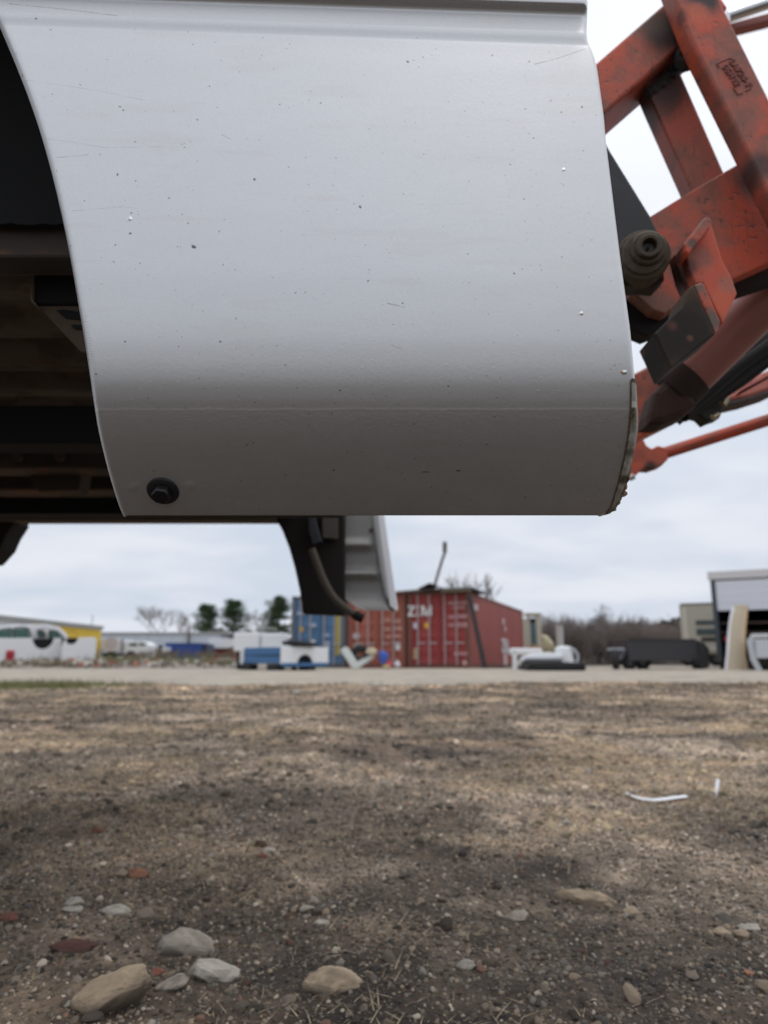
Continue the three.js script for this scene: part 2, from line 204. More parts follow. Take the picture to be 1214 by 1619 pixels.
{ // stones and brick pieces one can pick out: [px, py (base centre), width px, height px, colour, label, name]
  const grey = [.36, .315, .255], tan = [.40, .31, .21], pale = [.46, .415, .35], red = [.24, .095, .065], orange = [.36, .17, .10], dark = [.13, .060, .048];
  const L = [
    [286, 1508, 86, 50, grey, 'largest grey stone, lying in the dirt behind the long tan stone', 'stone'],
    [160, 1590, 128, 62, tan, 'long tan stone slanting in the dirt, longest of the loose stones', 'stone', .45],
    [521, 1576, 78, 48, tan, 'squarish tan stone alone on dark bare soil', 'stone', -.05],
    [336, 1548, 66, 44, pale, 'pale whitish stone in front of the largest grey stone', 'stone'],
    [276, 1568, 52, 30, grey, 'small grey stone between the long tan stone and the pale one', 'stone', .3],
    [926, 1428, 78, 32, tan, 'flat tan stone tilted out of the dry grass', 'stone', -.1],
    [180, 1459, 46, 20, pale, 'flat pale grey stone beyond the red slab', 'stone'],
    [117, 1441, 28, 16, pale, 'small pale stone, farther of two beside the flat pale stone', 'stone'],
    [114, 1452, 28, 14, pale, 'small pale stone, nearer of two beside the flat pale stone', 'stone'],
    [508, 1478, 20, 16, pale, 'small white stone on the dark soil beyond the squarish stone', 'stone'],
    [486, 1457, 22, 13, grey, 'small grey stone just beyond the small white stone', 'stone'],
    [737, 1544, 24, 22, pale, 'small upright pale stone near the middle of the foreground', 'stone'],
    [818, 1456, 38, 20, grey, 'low grey stone left of the flat tan stone', 'stone'],
    [997, 1450, 22, 15, tan, 'small tan stone right of the flat tilted stone', 'stone'],
    [1184, 1485, 36, 14, pale, 'pale flat stone near the right side of the lot', 'stone'],
    [1143, 1489, 24, 15, tan, 'small tan stone just left of the pale flat stone', 'stone'],
    [895, 1298, 15, 9, pale, 'tiny white stone left of the bent white strip', 'stone'],
    [469, 1096, 12, 6, [.6, .6, .6], 'white scrap lying near the far edge of the lot', 'scrap'],
    [216, 1400, 34, 20, orange, 'orange brick piece with a rounded end', 'brick_piece'],
    [193, 1398, 22, 14, tan, 'tan stone touching the orange brick piece', 'stone'],
    [154, 1328, 20, 15, red, 'bright red brick chip, farthest of the red chips', 'brick_piece'],
    [14, 1468, 22, 18, red, 'red brick chip at the left edge of the photo', 'brick_piece'],
    [118, 1512, 66, 26, dark, 'dark red slab of brick behind the long tan stone', 'brick_piece'],
    [248, 1548, 18, 12, red, 'small red brick chip between the long stone and the grey stones', 'brick_piece'],
    [415, 1364, 14, 10, red, 'small red brick chip near the middle of the lot', 'brick_piece'],
    [1185, 1556, 14, 10, orange, 'orange stone chip near the right foreground', 'brick_piece'],
  ];
  L.forEach(([x, y, w, h, c, label, name, roll], i) => {
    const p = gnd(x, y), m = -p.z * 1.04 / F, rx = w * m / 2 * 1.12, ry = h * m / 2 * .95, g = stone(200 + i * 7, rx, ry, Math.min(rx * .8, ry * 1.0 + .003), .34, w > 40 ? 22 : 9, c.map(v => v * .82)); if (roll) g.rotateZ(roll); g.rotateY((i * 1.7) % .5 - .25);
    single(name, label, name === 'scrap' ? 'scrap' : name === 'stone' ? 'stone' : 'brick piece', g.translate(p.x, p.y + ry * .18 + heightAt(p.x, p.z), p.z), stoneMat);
  });
  const strip = (pts, w, label) => { const ps = pts.map(([x, y, h]) => { const p = gnd(x, y); p.y += heightAt(p.x, p.z) + h; return p; }), cv = new THREE.CatmullRomCurve3(ps), n = 20; const g = grid(1, n, (i, j) => { const p = cv.getPoint(j / n), t = cv.getTangent(j / n), s = new THREE.Vector3(t.z, .35, -t.x).normalize(); return p.addScaledVector(s, (i - .5) * w * (.4 + .6 * Math.min(1, j / 8))); }); const b = g.clone(); b.translate(0, -.0008, 0); single('plastic_strip', label, 'strip', [g, b], M(.78, .78, .80, .45)); };
  strip([[988, 1254, .004], [1010, 1266, .012], [1034, 1273, .014], [1062, 1269, .012], [1086, 1266, .006]], .012, 'long bent white plastic strip lying on the dirt');
  strip([[1131, 1270, .004], [1133, 1270, .03], [1138, 1268, .06]], .010, 'short white plastic strip sticking up beside the long one');
}

// ------------------------------------------------------------------ the pickup bed held up in front of the camera
const bed = thing('pickup_bed', 'raised silver pickup bed with a rounded rear corner, filling the upper photo', 'pickup bed');
const PROF = [[-420, .470], [-300, .462], [-120, .449], [-60, .4475], [-10, .4450], [2, .4446], [6, .4449], [14, .4476], [23, .4504], [28, .4512], [34, .4510], [50, .4497], [54, .4492], [57, .4492], [69, .4499], [72, .4500], [76, .4496], [84, .4490], [120, .4470], [250, .4425], [380, .4402], [430, .4400], [480, .4408], [530, .4424], [570, .4451], [600, .4482], [630, .4530], [643, .4557], [648, .4568], [662, .4602], [700, .4712], [760, .4925], [806, .5120], [815, .5165]];
const RIGHT = [[-420, 905], [-60, 926], [0, 931], [25, 930], [45, 929], [60, 931], [68, 934], [76, 938], [86, 942], [100, 946], [178, 957], [215, 960], [400, 983], [516, 999], [600, 1007], [655, 1010], [686, 1009], [717, 1003], [748, 995], [776, 987], [800, 975], [811, 963], [815, 950]];
const LEFT = [[-420, -330], [-200, -160], [-60, -62], [0, -34], [40, -17], [80, 0], [124, 19], [170, 38], [220, 56.5], [285, 76.5], [350, 93], [420, 108], [481, 119], [532, 128], [587, 136.5], [641, 144.5], [673, 150], [722, 161.5], [770, 175], [805, 187], [815, 192]];
const offL = p => -33 * (p < 72 ? 1 : sst(560, 72, p));
function panelPoint(px, pr) { const s = px / 960, py = pr + offL(pr) * (1 - clamp(s, -.5, 1)); return at(px, py, smoothPick(PROF, pr) * (1 + .022 * s)); }
function panelNormal(px, pr) { const a = panelPoint(px + 2, pr).sub(panelPoint(px - 2, pr)), b = panelPoint(px, pr + 2).sub(panelPoint(px, pr - 2)); return b.cross(a).normalize(); }
{
  const N = 1408, col = new Float32Array(N * N * 3), bmp = new Float32Array(N * N).fill(.5), R = rng(404);
  const SX = N / 1060, SY = N / 900, X0 = -40, Y0 = -70; // texture px = (photo-like surface coordinate - origin) * scale
  for (let j = 0; j < N; j++) for (let i = 0; i < N; i++) {
    const x = i / SX + X0, y = j / SY + Y0, o = j * N + i; let v = 1 + .045 * (hash(i >> 1, j >> 1, 1) - .5) + .09 * (hash(i, j, 6) - .5) + .03 * (fbm(x / 60, y / 22, 4, 3) - .5);
    const d = sst(640, 800, y) * .10 * fbm(x / 40, y / 40, 4, 12) + .05 * sst(590, 660, y) * fbm(x / 9, y / 6, 3, 14); v *= 1 - d; v *= 1 + .16 * Math.exp(-Math.pow((y - 645.5 - 2 * fbm(x / 30, 1, 3, 5)) / 1.6, 2)) * (.4 + fbm(x / 14, 3, 3, 91));
    const st = sst(.62, .75, fbm(x / 130, y / 16, 4, 21)) * .03; col[3 * o] = v - st * .6; col[3 * o + 1] = v - st * .8; col[3 * o + 2] = v * .995 - st * 1.3;
    bmp[o] = .5 + .05 * (vnoise(x / 3.5, y / 3, 31) - .5) + .22 * (fbm(x / 5, y / 3.2, 2, 33) - .5) * sst(640, 652, y) * sst(705, 660, y) + .10 * Math.exp(-Math.pow((y - 646 - 2 * fbm(x / 30, 1, 3, 5)) / 2.2, 2));
  }
  const dot = (x, y, rx, ry, an, c, a, h = 0) => { const ca = Math.cos(an), sa = Math.sin(an), b = Math.ceil(Math.max(rx, ry) * SX * 1.2) + 1, ci = (x - X0) * SX, cj = (y - Y0) * SY; for (let v = -b; v <= b; v++) for (let u = -b; u <= b; u++) { const i = Math.round(ci + u), j = Math.round(cj + v); if (i < 0 || j < 0 || i >= N || j >= N) continue; const dx = i / SX + X0 - x, dy = j / SY + Y0 - y, q = Math.hypot((dx * ca + dy * sa) / rx, (-dx * sa + dy * ca) / ry) + .35 * (hash(i >> 1, j >> 1, x | 0) - .5), w = a * sst(1.15, .75, q), o = j * N + i; for (let k = 0; k < 3; k++) col[3 * o + k] = lerp(col[3 * o + k], c[k], w); bmp[o] += h * sst(1.1, .2, q); } };
  const line = (pts, w, c, a) => { for (let k = 1; k < pts.length; k++) { const [x0, y0] = pts[k - 1], [x1, y1] = pts[k], n = Math.hypot(x1 - x0, y1 - y0) * 1.2; for (let t = 0; t < n; t++) { const f = t / n; dot(lerp(x0, x1, f), lerp(y0, y1, f) + .5 * (fbm(t / 9, k, 2, 2) - .5), w, w, 0, c, a * clamp(.4 + 1.1 * (fbm(t / 14, k * 9, 2, 8) - .25)), 0); } } };
  for (let n = 0; n < 520; n++) { const x = 20 + 960 * R(), y = 70 + 740 * R(), r = .45 + .75 * R() * R(); dot(x, y, r * (1 + R()), r, R() * 3, [.16, .14, .12], .35 + .55 * R()); }
  for (let n = 0; n < 150; n++) { const x = 150 + 840 * R(), y = 560 + 230 * R(), r = .5 + .6 * R(); dot(x, y, r * (1 + R()), r, R() * 3, [1.25, 1.22, 1.15], .5 * R() + .3, .25); }
  for (const [x, y, a, b, an] of [[644, 108, 2.2, 1.4, .6], [402, 294, 1.8, 2, 0], [306, 396, 4, 2.6, .4], [569, 333, 1.6, 2.6, -.5], [812, 433, 1.5, 1.5, 0], [348, 540, 1.7, 1.5, .6], [537, 617, 1.4, 1.2, 0], [57, 60, 1.8, 1.3, .7], [919, 170, 2.4, 1, .9], [206, 377, 2, 1.6, 0], [673, 746, 8, .8, 0], [724, 744, 3.4, 1.2, 0], [636, 480, 1.6, 1.2, 0], [390, 703, 1.2, 1.5, 0], [527, 743, 1.4, 1.4, 0], [198, 540, 1.8, 1.3, -.4], [186, 291, 1.4, 2, .5], [195, 196, 1.2, 1.2, 0]]) dot(x, y, a, b, an, [.10, .09, .07], .85, -.1);
  for (const [x, y, r] of [[205, 355, 4], [890, 269, 3.2], [918, 495, 3.6], [986, 588, 4.6]]) dot(x, y, r, r * .7, -.4, [1.25, 1.25, 1.22], .9, 1.6);
  dot(982, 588, 2.6, 2, 0, [.75, .42, .08], .9, .4);
  for (const [x, y, r] of [[212, 770, 11], [300, 768, 13]]) { dot(x, y, r, r * .72, 0, [.95, .93, .9], .25, .9); }
  const G = [.52, .50, .48];
  line([[15, 38], [105, 44], [185, 51]], .7, G, .8); line([[845, 105], [880, 95], [925, 78]], .8, G, .7); line([[40, 155], [140, 166], [230, 180]], .6, G, .35); line([[70, 240], [170, 252], [260, 248]], .6, G, .4); line([[90, 268], [140, 263]], .7, G, .6); line([[115, 345], [190, 338], [218, 340]], .6, G, .5); line([[612, 480], [640, 486]], .9, G, .7); line([[618, 545], [636, 552]], .7, G, .6); line([[350, 228], [365, 235]], .7, G, .6);
  for (let k = 0; k < 26; k++) { const x = 200 + 700 * R(), y = 90 + 430 * R(), L = 12 + 60 * R(), q = (R() - .5) * 12; line([[x, y], [x + L, y + q]], .5, G, .22); }
  for (let k = 0; k < 18; k++) { const y = 500 + k * 4.2, x = pick(LEFT, y) + 10 + 4 * R(); line([[x - 5, y], [x + 4, y + .6]], .5, G, .5); }
  const map = tex(N, N, (i, j) => { const o = 3 * (j * N + i); return [col[o] * .63, col[o + 1] * .633, col[o + 2] * .635]; }, true, false), bump = tex(704, 704, (i, j) => bmp[j * 2 * N + i * 2] * .5, false, false);
  const paint = new THREE.MeshPhysicalMaterial({ map, bumpMap: bump, bumpScale: .0011, roughness: .48, metalness: .80, clearcoat: .12, clearcoatRoughness: .3 });
  const rows = []; for (let p = -420; p < -70; p += 14) rows.push(p); for (let p = -70; p < 92; p += 1.5) rows.push(p); for (let p = 92; p < 806; p += 6) rows.push(p); for (const p of [806, 809, 811.5, 813.5, 815]) rows.push(p);
  const cols = [0, .002, .004, .007, .010, .014, .019, .026]; for (let k = 1; k <= 44; k++) cols.push(.026 + .954 * k / 45); cols.push(.980, .985, .989, .9925, .995, .997, .9985, 1);
  const nu = cols.length + 1, nv = rows.length; // one more column at each side and one row for the folded flanges
  const P = (i, j) => {
    const r = rows[Math.min(j, nv - 1)], xl = smoothPick(LEFT, r), xr = pick(RIGHT, r), c = cols[clamp(i - 1, 0, cols.length - 1)], px = lerp(xl, xr, c), p = panelPoint(px, r), el = (px - xl) / 15, er = (xr - px) / 9;
    if (el < 1) p.z -= .0065 * Math.pow(1 - el, 2.2); if (er < 1) p.z -= .0045 * Math.pow(1 - er, 2.2);
    const fu = .016 * sst(740, 815, r); if (i === 0) p.add(new THREE.Vector3(.006 + fu * .5, fu, -.022)); if (i === nu) p.add(new THREE.Vector3(-.006 - fu * .6, fu, -.018)); if (j === nv) p.add(new THREE.Vector3(0, .016, -.028)); return p;
  };
  const U = (i, j) => { const r = rows[Math.min(j, nv - 1)], px = lerp(smoothPick(LEFT, r), pick(RIGHT, r), cols[clamp(i - 1, 0, cols.length - 1)]); return [(px - X0) * SX / N, (r + offL(r) * 0 - Y0) * SY / N]; };
  part('bedside', grid(nu, nv, P, U), paint, bed);
  // split seam at the rear lower edge: pale metal, brown sealer and rust
  const inner = [[598, 997], [604, 994.5], [640, 994], [690, 990], [720, 984.5], [760, 975], [800, 964], [812, 957]], nS = 90;
  const sm = tex(64, 512, (i, j) => { const u = i / 63, t = j / 511, n = fbm(u * 5, t * 40, 4, 61), e = Math.min(u, 1) < .12 + .1 * n || t < .03; let c = mix3([.40, .385, .36], [.30, .26, .20], n); const br = Math.max(sst(.17, .24, t) * sst(.42, .30, t) * sst(.85, .35, u + .3 * (n - .5)), sst(.50, .54, t) * sst(.60, .55, t) * .9, sst(.70, .73, t) * sst(.80, .76, t), sst(.82, 1, t) * .5); c = mix3(c, n > .55 ? [.16, .115, .06] : [.085, .065, .04], br); if (e) c = [.10, .075, .045]; if (t > .17 && t < .215 && u > .2 && u < .7) c = [.6, .58, .52]; return c; }, true, false);
  const sg = grid(8, nS, (i, j) => { const r = lerp(599, 813, j / nS), a = pick(inner, r), b = pick(RIGHT, r) + .8 + (r > 735 ? 3.5 * fbm(r / 5, 2, 3, 9) : 0), c = i / 8, px = lerp(a, b, c), p = panelPoint(px, r), n = fbm(px / 6, r / 9, 3, 17), er = (pick(RIGHT, r) - px) / 9; p.z += .0012 + .0022 * (n - .4) * sst(640, 670, r) - (er < 1 ? .0045 * Math.pow(1 - Math.max(er, 0), 2.2) : 0); if (i === 0) p.z -= .0025; return p; });
  part('cracked_seam', sg, new THREE.MeshStandardMaterial({ map: sm, roughness: .8 }), bed).userData.label = 'cracked rear seam with brown sealer and rust';
  const fl = []; const RR = rng(9); for (let k = 0; k < 6; k++) { const r = [748, 766, 774, 778, 792, 803][k], p = panelPoint(pick(RIGHT, r) - 1, r); fl.push(stone(60 + k, .0012 + (k === 3 ? .002 : .001 * RR()), .0032, .0012, .6, 2).translate(p.x + .0006, p.y, p.z - .003)); }
  part('rust_flake', fl, M(.20, .13, .07, .9), bed);
  // bolt with a wide washer
  const n = panelNormal(258, 776), c = panelPoint(258, 776), q = new THREE.Quaternion().setFromUnitVectors(new THREE.Vector3(0, 1, 0), n);
  const black = M(.012, .012, .013, .42, .3), put = (g, h) => g.applyQuaternion(q).translate(c.x + n.x * h, c.y + n.y * h, c.z + n.z * h);
  const bolt = part('bolt', put(mergeGeometries([new THREE.CylinderGeometry(.0062, .0072, .0016, 6).translate(0, .0052, 0), new THREE.CylinderGeometry(.0072, .0074, .0046, 6).translate(0, .0021, 0)].map(flat)).rotateY(.35), .0022), black, bed);
  part('washer', put(new THREE.LatheGeometry([[0, .0028], [.0075, .0027], [.0088, .0022], [.0102, .0016], [.0112, .0012], [.0116, .0004], [.0114, -.0016]].map(a => new THREE.Vector2(...a)), 40), 0), M(.014, .014, .015, .5, .2), bolt);
}
{ // what shows of its underside through the wheel opening
  const rustT = tex(512, 512, (i, j) => { const n = fbm(i / 70, j / 26, 5, 71), m = fbm(i / 18, j / 18, 4, 72); return mix3([.045, .036, .028], m > .55 ? [.15, .075, .04] : [.11, .075, .05], sst(.45, .62, n)); });
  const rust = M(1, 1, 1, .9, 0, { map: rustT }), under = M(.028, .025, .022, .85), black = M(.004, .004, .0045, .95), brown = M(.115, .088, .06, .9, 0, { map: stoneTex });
  const Y = d => .822 + .02 * (d - .6);
  const n = 150, fl = grid(6, n, (i, j) => { const d = .60 + 1.62 * j / n, ph = (d - .6) / .115, w = Math.abs((ph % 1) * 2 - 1); return new THREE.Vector3(lerp(-1.6, -.28, i / 6), Y(d) + .022 * sst(.35, .6, w), -d); }, (i, j) => [i * .7, j / n * 3.2]);
  const fb = grid(1, 1, (i, j) => new THREE.Vector3(lerp(-1.6, -.28, i), Y(j ? 2.22 : .46) + .04, j ? -2.22 : -.604));
  const flT = tex(512, 512, (i, j) => { const n = fbm(i / 90, j / 20, 5, 171), m = fbm(i / 22, j / 14, 4, 172); return mix3([.135, .110, .085], m > .6 ? [.12, .07, .045] : [.08, .062, .048], sst(.4, .68, n)); }); part('bed_floor', [fl, fb], M(1, 1, 1, .9, 0, { map: flT }), bed);
  const rag = []; for (let k = 0; k <= 40; k++) { const x = -120 + 300 * k / 40; rag.push([x, 350 + 9 * fbm(k * .6, 1, 3, 5) - 2]); }
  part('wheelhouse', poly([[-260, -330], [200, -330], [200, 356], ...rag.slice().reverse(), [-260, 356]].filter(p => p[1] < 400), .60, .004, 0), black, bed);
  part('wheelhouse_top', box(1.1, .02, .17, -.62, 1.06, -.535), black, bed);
  const rg = poly([[-260, 340], [190, 340], [190, 407], [-260, 407]], .612, .035, .004); part('sill', rg, rust, bed);
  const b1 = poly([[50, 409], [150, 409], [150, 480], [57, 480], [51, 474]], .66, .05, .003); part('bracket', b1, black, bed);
  part('bracket_web', poly([[58, 481], [150, 481], [150, 560], [128, 556]], .665, .004, .001), M(.085, .062, .040, .9, 0, { map: stoneTex }), bed);
  for (const q of [[[90, 491], [100, 489], [140, 495], [140, 507], [104, 503]], [[112, 513], [140, 514], [140, 522], [118, 520]]]) part('bracket_slot', poly(q, .6635, .001, 0), black, bed);
  part('bracket_lip', poly([[48.5, 409], [51, 409], [51.5, 474], [58, 481], [57, 483], [49, 476]], .655, .02, 0), brown, bed);
  for (const [y0, y1, d, m] of [[640, 700, 1.02, black], [703, 741, 1.30, rust], [752, 775, 1.48, rust], [786, 812, 1.70, black], [806, 823, 2.14, brown]]) part('floor_rail', poly((q => [[-500, y0], [q, y0], [q, y1], [-500, y1]])(d > 2 ? 436 : 540), d, .06, .004), m, bed);
  for (const [x, y, d] of [[30, 722, 1.29], [95, 722, 1.29], [62, 764, 1.47]]) part('bolt', new THREE.CylinderGeometry(.009, .010, .012, 6).rotateX(Math.PI / 2).translate(...at(x, y, d).toArray()), rust, bed);
  part('rusty_hanger', poly([[40, 741], [130, 741], [125, 775], [62, 778]], 1.35, .05, .003), rust, bed);
  // far side of the bed, seen from inside
  const grey = M(.235, .23, .215, .5, .1), white = M(.80, .81, .83, .4), dk = M(.009, .0065, .005, .95);
  const arc = [[418, 770], [431, 812], [446, 838], [457, 866], [466, 898], [474, 935], [478, 969]];
  part('far_wheelhouse', poly([...arc, [545, 972], [545, 770]], 2.16, .10, .006), dk, bed);
  part('far_wheelhouse_front', poly([[-90, 800], [22, 812], [22, 826], [9, 846], [0, 866], [-20, 888], [-90, 900]], 2.16, .10, .006), dk, bed);
  part('filler_pocket', poly([[484, 770], [500, 770], [500, 826], [509, 856], [495, 862], [488, 840]], 2.10, .04, .004), M(.012, .013, .017, .4), bed);
  part('dark_gusset', poly([[508, 770], [534, 770], [534, 852], [510, 850]], 2.13, .02, .002), M(.055, .045, .035, .8), bed);
  part('wheel_arch_lip', poly([[459, 864], [462, 864], [475, 918], [474, 921]], 2.27, .02, 0), white, bed);
  part('hose', tube([[493, 868], [501, 890], [512, 918], [528, 945], [548, 963], [563, 974]].map(p => at(p[0], p[1], 2.08)), .0115, 40, 10), M(.065, .054, .040, .85), bed);
  part('hose_end', tube([[560, 971], [568, 976], [574, 978]].map(p => at(p[0], p[1], 2.075)), .014, 8, 10), black, bed);
  // inner panel with two pressed ribs and a curled lower edge
  const pl = [[770, 530], [815, 533], [900, 533], [925, 536], [945, 545], [958, 558], [966, 575]], pr = [[770, 594], [815, 598], [870, 606], [920, 615], [966, 624]], nj = 60;
  const ip = grid(24, nj, (i, j) => { const y = lerp(770, 966, j / nj), u = i / 24, px = lerp(pick(pl, y), pick(pr, y), u); let d = 2.22; for (const c of [862, 908]) d -= .024 * Math.exp(-Math.pow((y - c) / 6.5, 2)) * sst(.95, .75, u + .0 + (c === 862 ? .08 : .03)) * sst(-.02, .05, u); d += .05 * sst(.75, 1, u) ** 2 - .03 * sst(935, 966, y) - .015 * sst(.06, 0, u); const p = at(px, y, 2.22); p.z = -d; return p; });
  const ipm = part('inner_panel', ip, grey, bed);
  part('rust_hole', new THREE.CylinderGeometry(.006, .006, .004, 14).rotateX(Math.PI / 2).translate(...at(587, 838, 2.215).toArray()), M(.05, .03, .02, .9), ipm);
  part('far_bedside', poly([[598, 770], [604, 790], [608, 815], [613, 850], [620, 900], [629, 962], [627, 967], [616, 958], [608, 900], [602, 860], [597, 815]], 2.19, .05, .004), white, bed);
  part('far_bedside_skin', grid(8, 10, (i, j) => { const y = lerp(560, 950, j / 10), a = at(lerp(pick([[560, 380], [770, 425], [866, 462], [950, 480]], y), pick([[560, 590], [815, 604], [950, 624]], y), i / 8), y, 2.32); return a; }), white, bed);
  settle(bed);
}

// ------------------------------------------------------------------ the orange loader behind it
{
  const lo = thing('loader', 'worn orange front loader with hoses and pins, holding the bed from behind', 'loader');
  const OR = [.58, .082, .032], PK = [.30, .095, .062], BR = [.095, .055, .036], SO = [.010, .008, .007];
  function paintMat(info, d, stainsAndShade = [], mood = .5, seed = 1, base = OR) {
    const N = 512, pts = stainsAndShade.map(([x, y, r, c, a]) => { const p = at(x, y, d), e = at(x + r, y, d); return [(p.x - info.x) / info.w * N, (p.y - info.y) / info.w * N, (e.x - p.x) / info.w * N, c, a]; });
    const map = tex(N, N, (i, j) => {
      const X = i / N * info.w * 100 + seed * 13, Y = j / N * info.w * 100 + seed * 7; // centimetres
      const n = fbm(X / 5, Y / 5, 5, seed), m = fbm(X / 1.3, Y / 1.3, 5, seed + 4), s = fbm(X / .5, Y / 4, 3, seed + 9);
      const dk = base[0] < .2; let c = dk ? mix3(base, [.10, .04, .025], sst(.55, .75, n) * .5) : mix3(base, PK, sst(.36, .66, n * .75 + m * .25) * .9); c = mix3(c, BR, sst(.52, .86, m * .45 + n * .55) * (.35 + .5 * mood)); if (!dk) c = mix3(c, [.50, .085, .035], sst(.56, .72, m) * sst(.6, .4, n) * .6); c = mix3(c, BR, sst(.66, .80, s) * .28); const ch = fbm(X / .45, Y / .45, 3, seed + 21); if (!dk) c = mix3(c, [.055, .035, .028], sst(.70, .74, ch) * .7 * sst(.42, .6, m)); c = mix3(c, dk ? [.16, .12, .08] : [.60, .14, .07], sst(.72, .77, fbm(X / .7 + 9, Y / .6, 3, seed + 31)) * .22);
      for (const [x, y, r, cc, a] of pts) { const q = Math.hypot(i - x, j - y) / r + .4 * (n - .5) + .25 * (m - .5) + .15 * (s - .5); c = mix3(c, cc, a * sst(1.25, .35, q)); }
      const v = .86 + .28 * hash(i, j, seed); return [c[0] * v, c[1] * v, c[2] * v];
    }, true, false);
    return new THREE.MeshStandardMaterial({ map, bumpMap: map, bumpScale: .0012, roughness: base[0] < .2 ? .85 : .58, metalness: 0 });
  }
  function plate(name, pts, d, t, stainsAndShade, mood, seed, bev = .003, base) { const g = poly(pts, d, t, bev), info = planarUV(g); return part(name, g, paintMat(info, d, stainsAndShade, mood, seed, base), lo); }
  // square tubes and plates
  plate('cross_tube', [[890, 145], [944, 97], [1056, -1], [1110, -48], [1150, 10], [1112, 42], [1070, 78], [954, 179], [900, 226]], .84, .075, [[1052, 55, 46, SO, .92], [1032, 35, 30, [.09, .065, .045], .8], [1085, 5, 40, SO, .9]], .55, 3, .005);
  const up = plate('upright_tube', [[1052, -40], [1069, 6], [1097, 72], [1184, 247], [1290, 460], [1350, 430], [1214, 152], [1138, -1], [1118, -40]], .80, .030, [[1112, -2, 34, SO, .95], [1078, 25, 14, SO, .8], [1100, 22, 22, [.62, .12, .05], .8], [1205, 262, 30, SO, .8]], .42, 7, .005);
  plate('upright_tube', [[1018, 128], [1029, 154], [1094, 299], [1130, 360], [1180, 345], [1144, 270], [1076, 114], [1062, 84]], .865, .034, [[1052, 140, 42, SO, .9], [1045, 165, 34, [.06, .03, .02], .7]], .62, 12, .005, [.42, .085, .05]);
  plate('gusset_plate', [[1028, 341], [1094, 300], [1184, 248], [1300, 180], [1300, 378], [1214, 417], [1158, 442], [1110, 466], [1085, 472], [1076, 481], [1051, 496], [1032, 491], [998, 462], [985, 430], [990, 390], [1020, 372]], .86, .022, [[1198, 285, 40, SO, .97], [1090, 425, 40, [.10, .07, .05], .8], [1000, 470, 40, BR, .8], [1045, 485, 34, [.16, .12, .08], .6], [1040, 345, 24, [.2, .1, .07], .6]], .46, 21, .003);
  // welds
  const wm = M(.022, .018, .015, .8), weld = (a, b, n, d, r, s) => { const R = rng(s), g = []; for (let k = 0; k < n; k++) { const t = k / (n - 1), p = at(lerp(a[0], b[0], t) + 3 * (R() - .5), lerp(a[1], b[1], t) + 3 * (R() - .5), d); g.push(stone(s + k, r * (1.2 + .4 * R()), r * (1.2 + .4 * R()), r, .25, 3).translate(p.x, p.y, p.z)); } part('weld', g, wm, lo); };
  weld([1028, 146], [1080, 98], 18, .868, .0075, 31); weld([1066, 10], [1082, 100], 18, .845, .009, 52); weld([1186, 250], [1212, 244], 9, .835, .008, 77);
  part('weld_flange', poly([[1058, 120], [1085, 84], [1090, 92], [1080, 108], [1070, 116]], .856, .03, .004), wm, lo);
  // cast mark on the upright: a rounded frame broken by two lines of characters
  { const c = at(1163, 119, .80), ang = -Math.PI / 2 + .46, q = [], bar = (x0, y0, x1, y1) => q.push(rod(new THREE.Vector3(x0, y0, 0), new THREE.Vector3(x1, y1, 0), .0010, .0010, 6));
    const w = .0265, h = .0140; bar(-w, -h, -w, h * .35); bar(w, h * .35, w, -h * .2); bar(-w, -h, -w * .72, -h); bar(w * .55, -h, w, -h); bar(w, -h, w, -h * .5); bar(-w, h * .35, -w * .8, h * .8); bar(w * .85, h * .8, w, h * .35);
    q.push(text('LA724-1', .0088, .0016).translate(0, h * .46, 0), text('06H12', .0088, .0016).translate(-.002, -h * .46, 0)); const g = mergeGeometries(q.map(flat)).rotateZ(ang).translate(c.x, c.y, c.z + .0002); part('cast_mark', g, M(.20, .042, .030, .6), up); }
  // dark link and pin boss
  part('link_arm', poly([[930, 165], [956, 222], [965, 238], [1028, 340], [1046, 378], [1048, 420], [1010, 450], [960, 450]], .80, .03, .004), M(.030, .030, .033, .5, .3, { map: stoneTex }), lo);
  const lathe = (prof, p, tilt = .18) => toCreasedNormals(new THREE.LatheGeometry(prof.map(a => new THREE.Vector2(...a)), 40), .5).rotateX(Math.PI / 2).rotateY(-.20).rotateX(tilt).translate(p.x, p.y, p.z);
  const rb = tex(128, 128, (i, j) => mix3([.045, .036, .026], [.19, .13, .075], sst(.25, .75, fbm(i / 9, j / 9, 4, 6))));
  const bm = M(.088, .066, .042, .66, .2);
  part('pin_boss', lathe([[.0, -.03], [.0305, -.03], [.0312, .000], [.0300, .003], [.026, .005], [.0245, .008], [0, .008]], at(1017, 404, .775)), bm, lo);
  const pin = part('pin', lathe([[.0075, -.01], [.0080, .009], [.0090, .0112], [.0128, .0112], [.0142, .0095], [.0147, .0045], [.0182, .0042], [.0205, .0022], [.0210, -.012]], at(1024, 393, .765)), bm, lo);
  part('grease_fitting', [new THREE.SphereGeometry(.0022, 14, 10).translate(...at(1024, 391, .760).toArray()), lathe([[0, .0], [.0082, 0], [.0084, .004]], at(1024, 392, .764))], M(.05, .045, .04, .4, .6), pin);
  part('lower_boss', poly([[985, 430], [1000, 448], [1040, 452], [1052, 440], [1050, 420], [1000, 412]], .80, .03, .006), M(.05, .042, .034, .8), lo);
  part('lower_lug', poly([[985, 440], [1000, 462], [1050, 500], [1084, 474], [1092, 480], [1043, 523], [1023, 531], [1002, 522], [985, 515]], .885, .03, .004), M(.010, .008, .007, .8), lo);
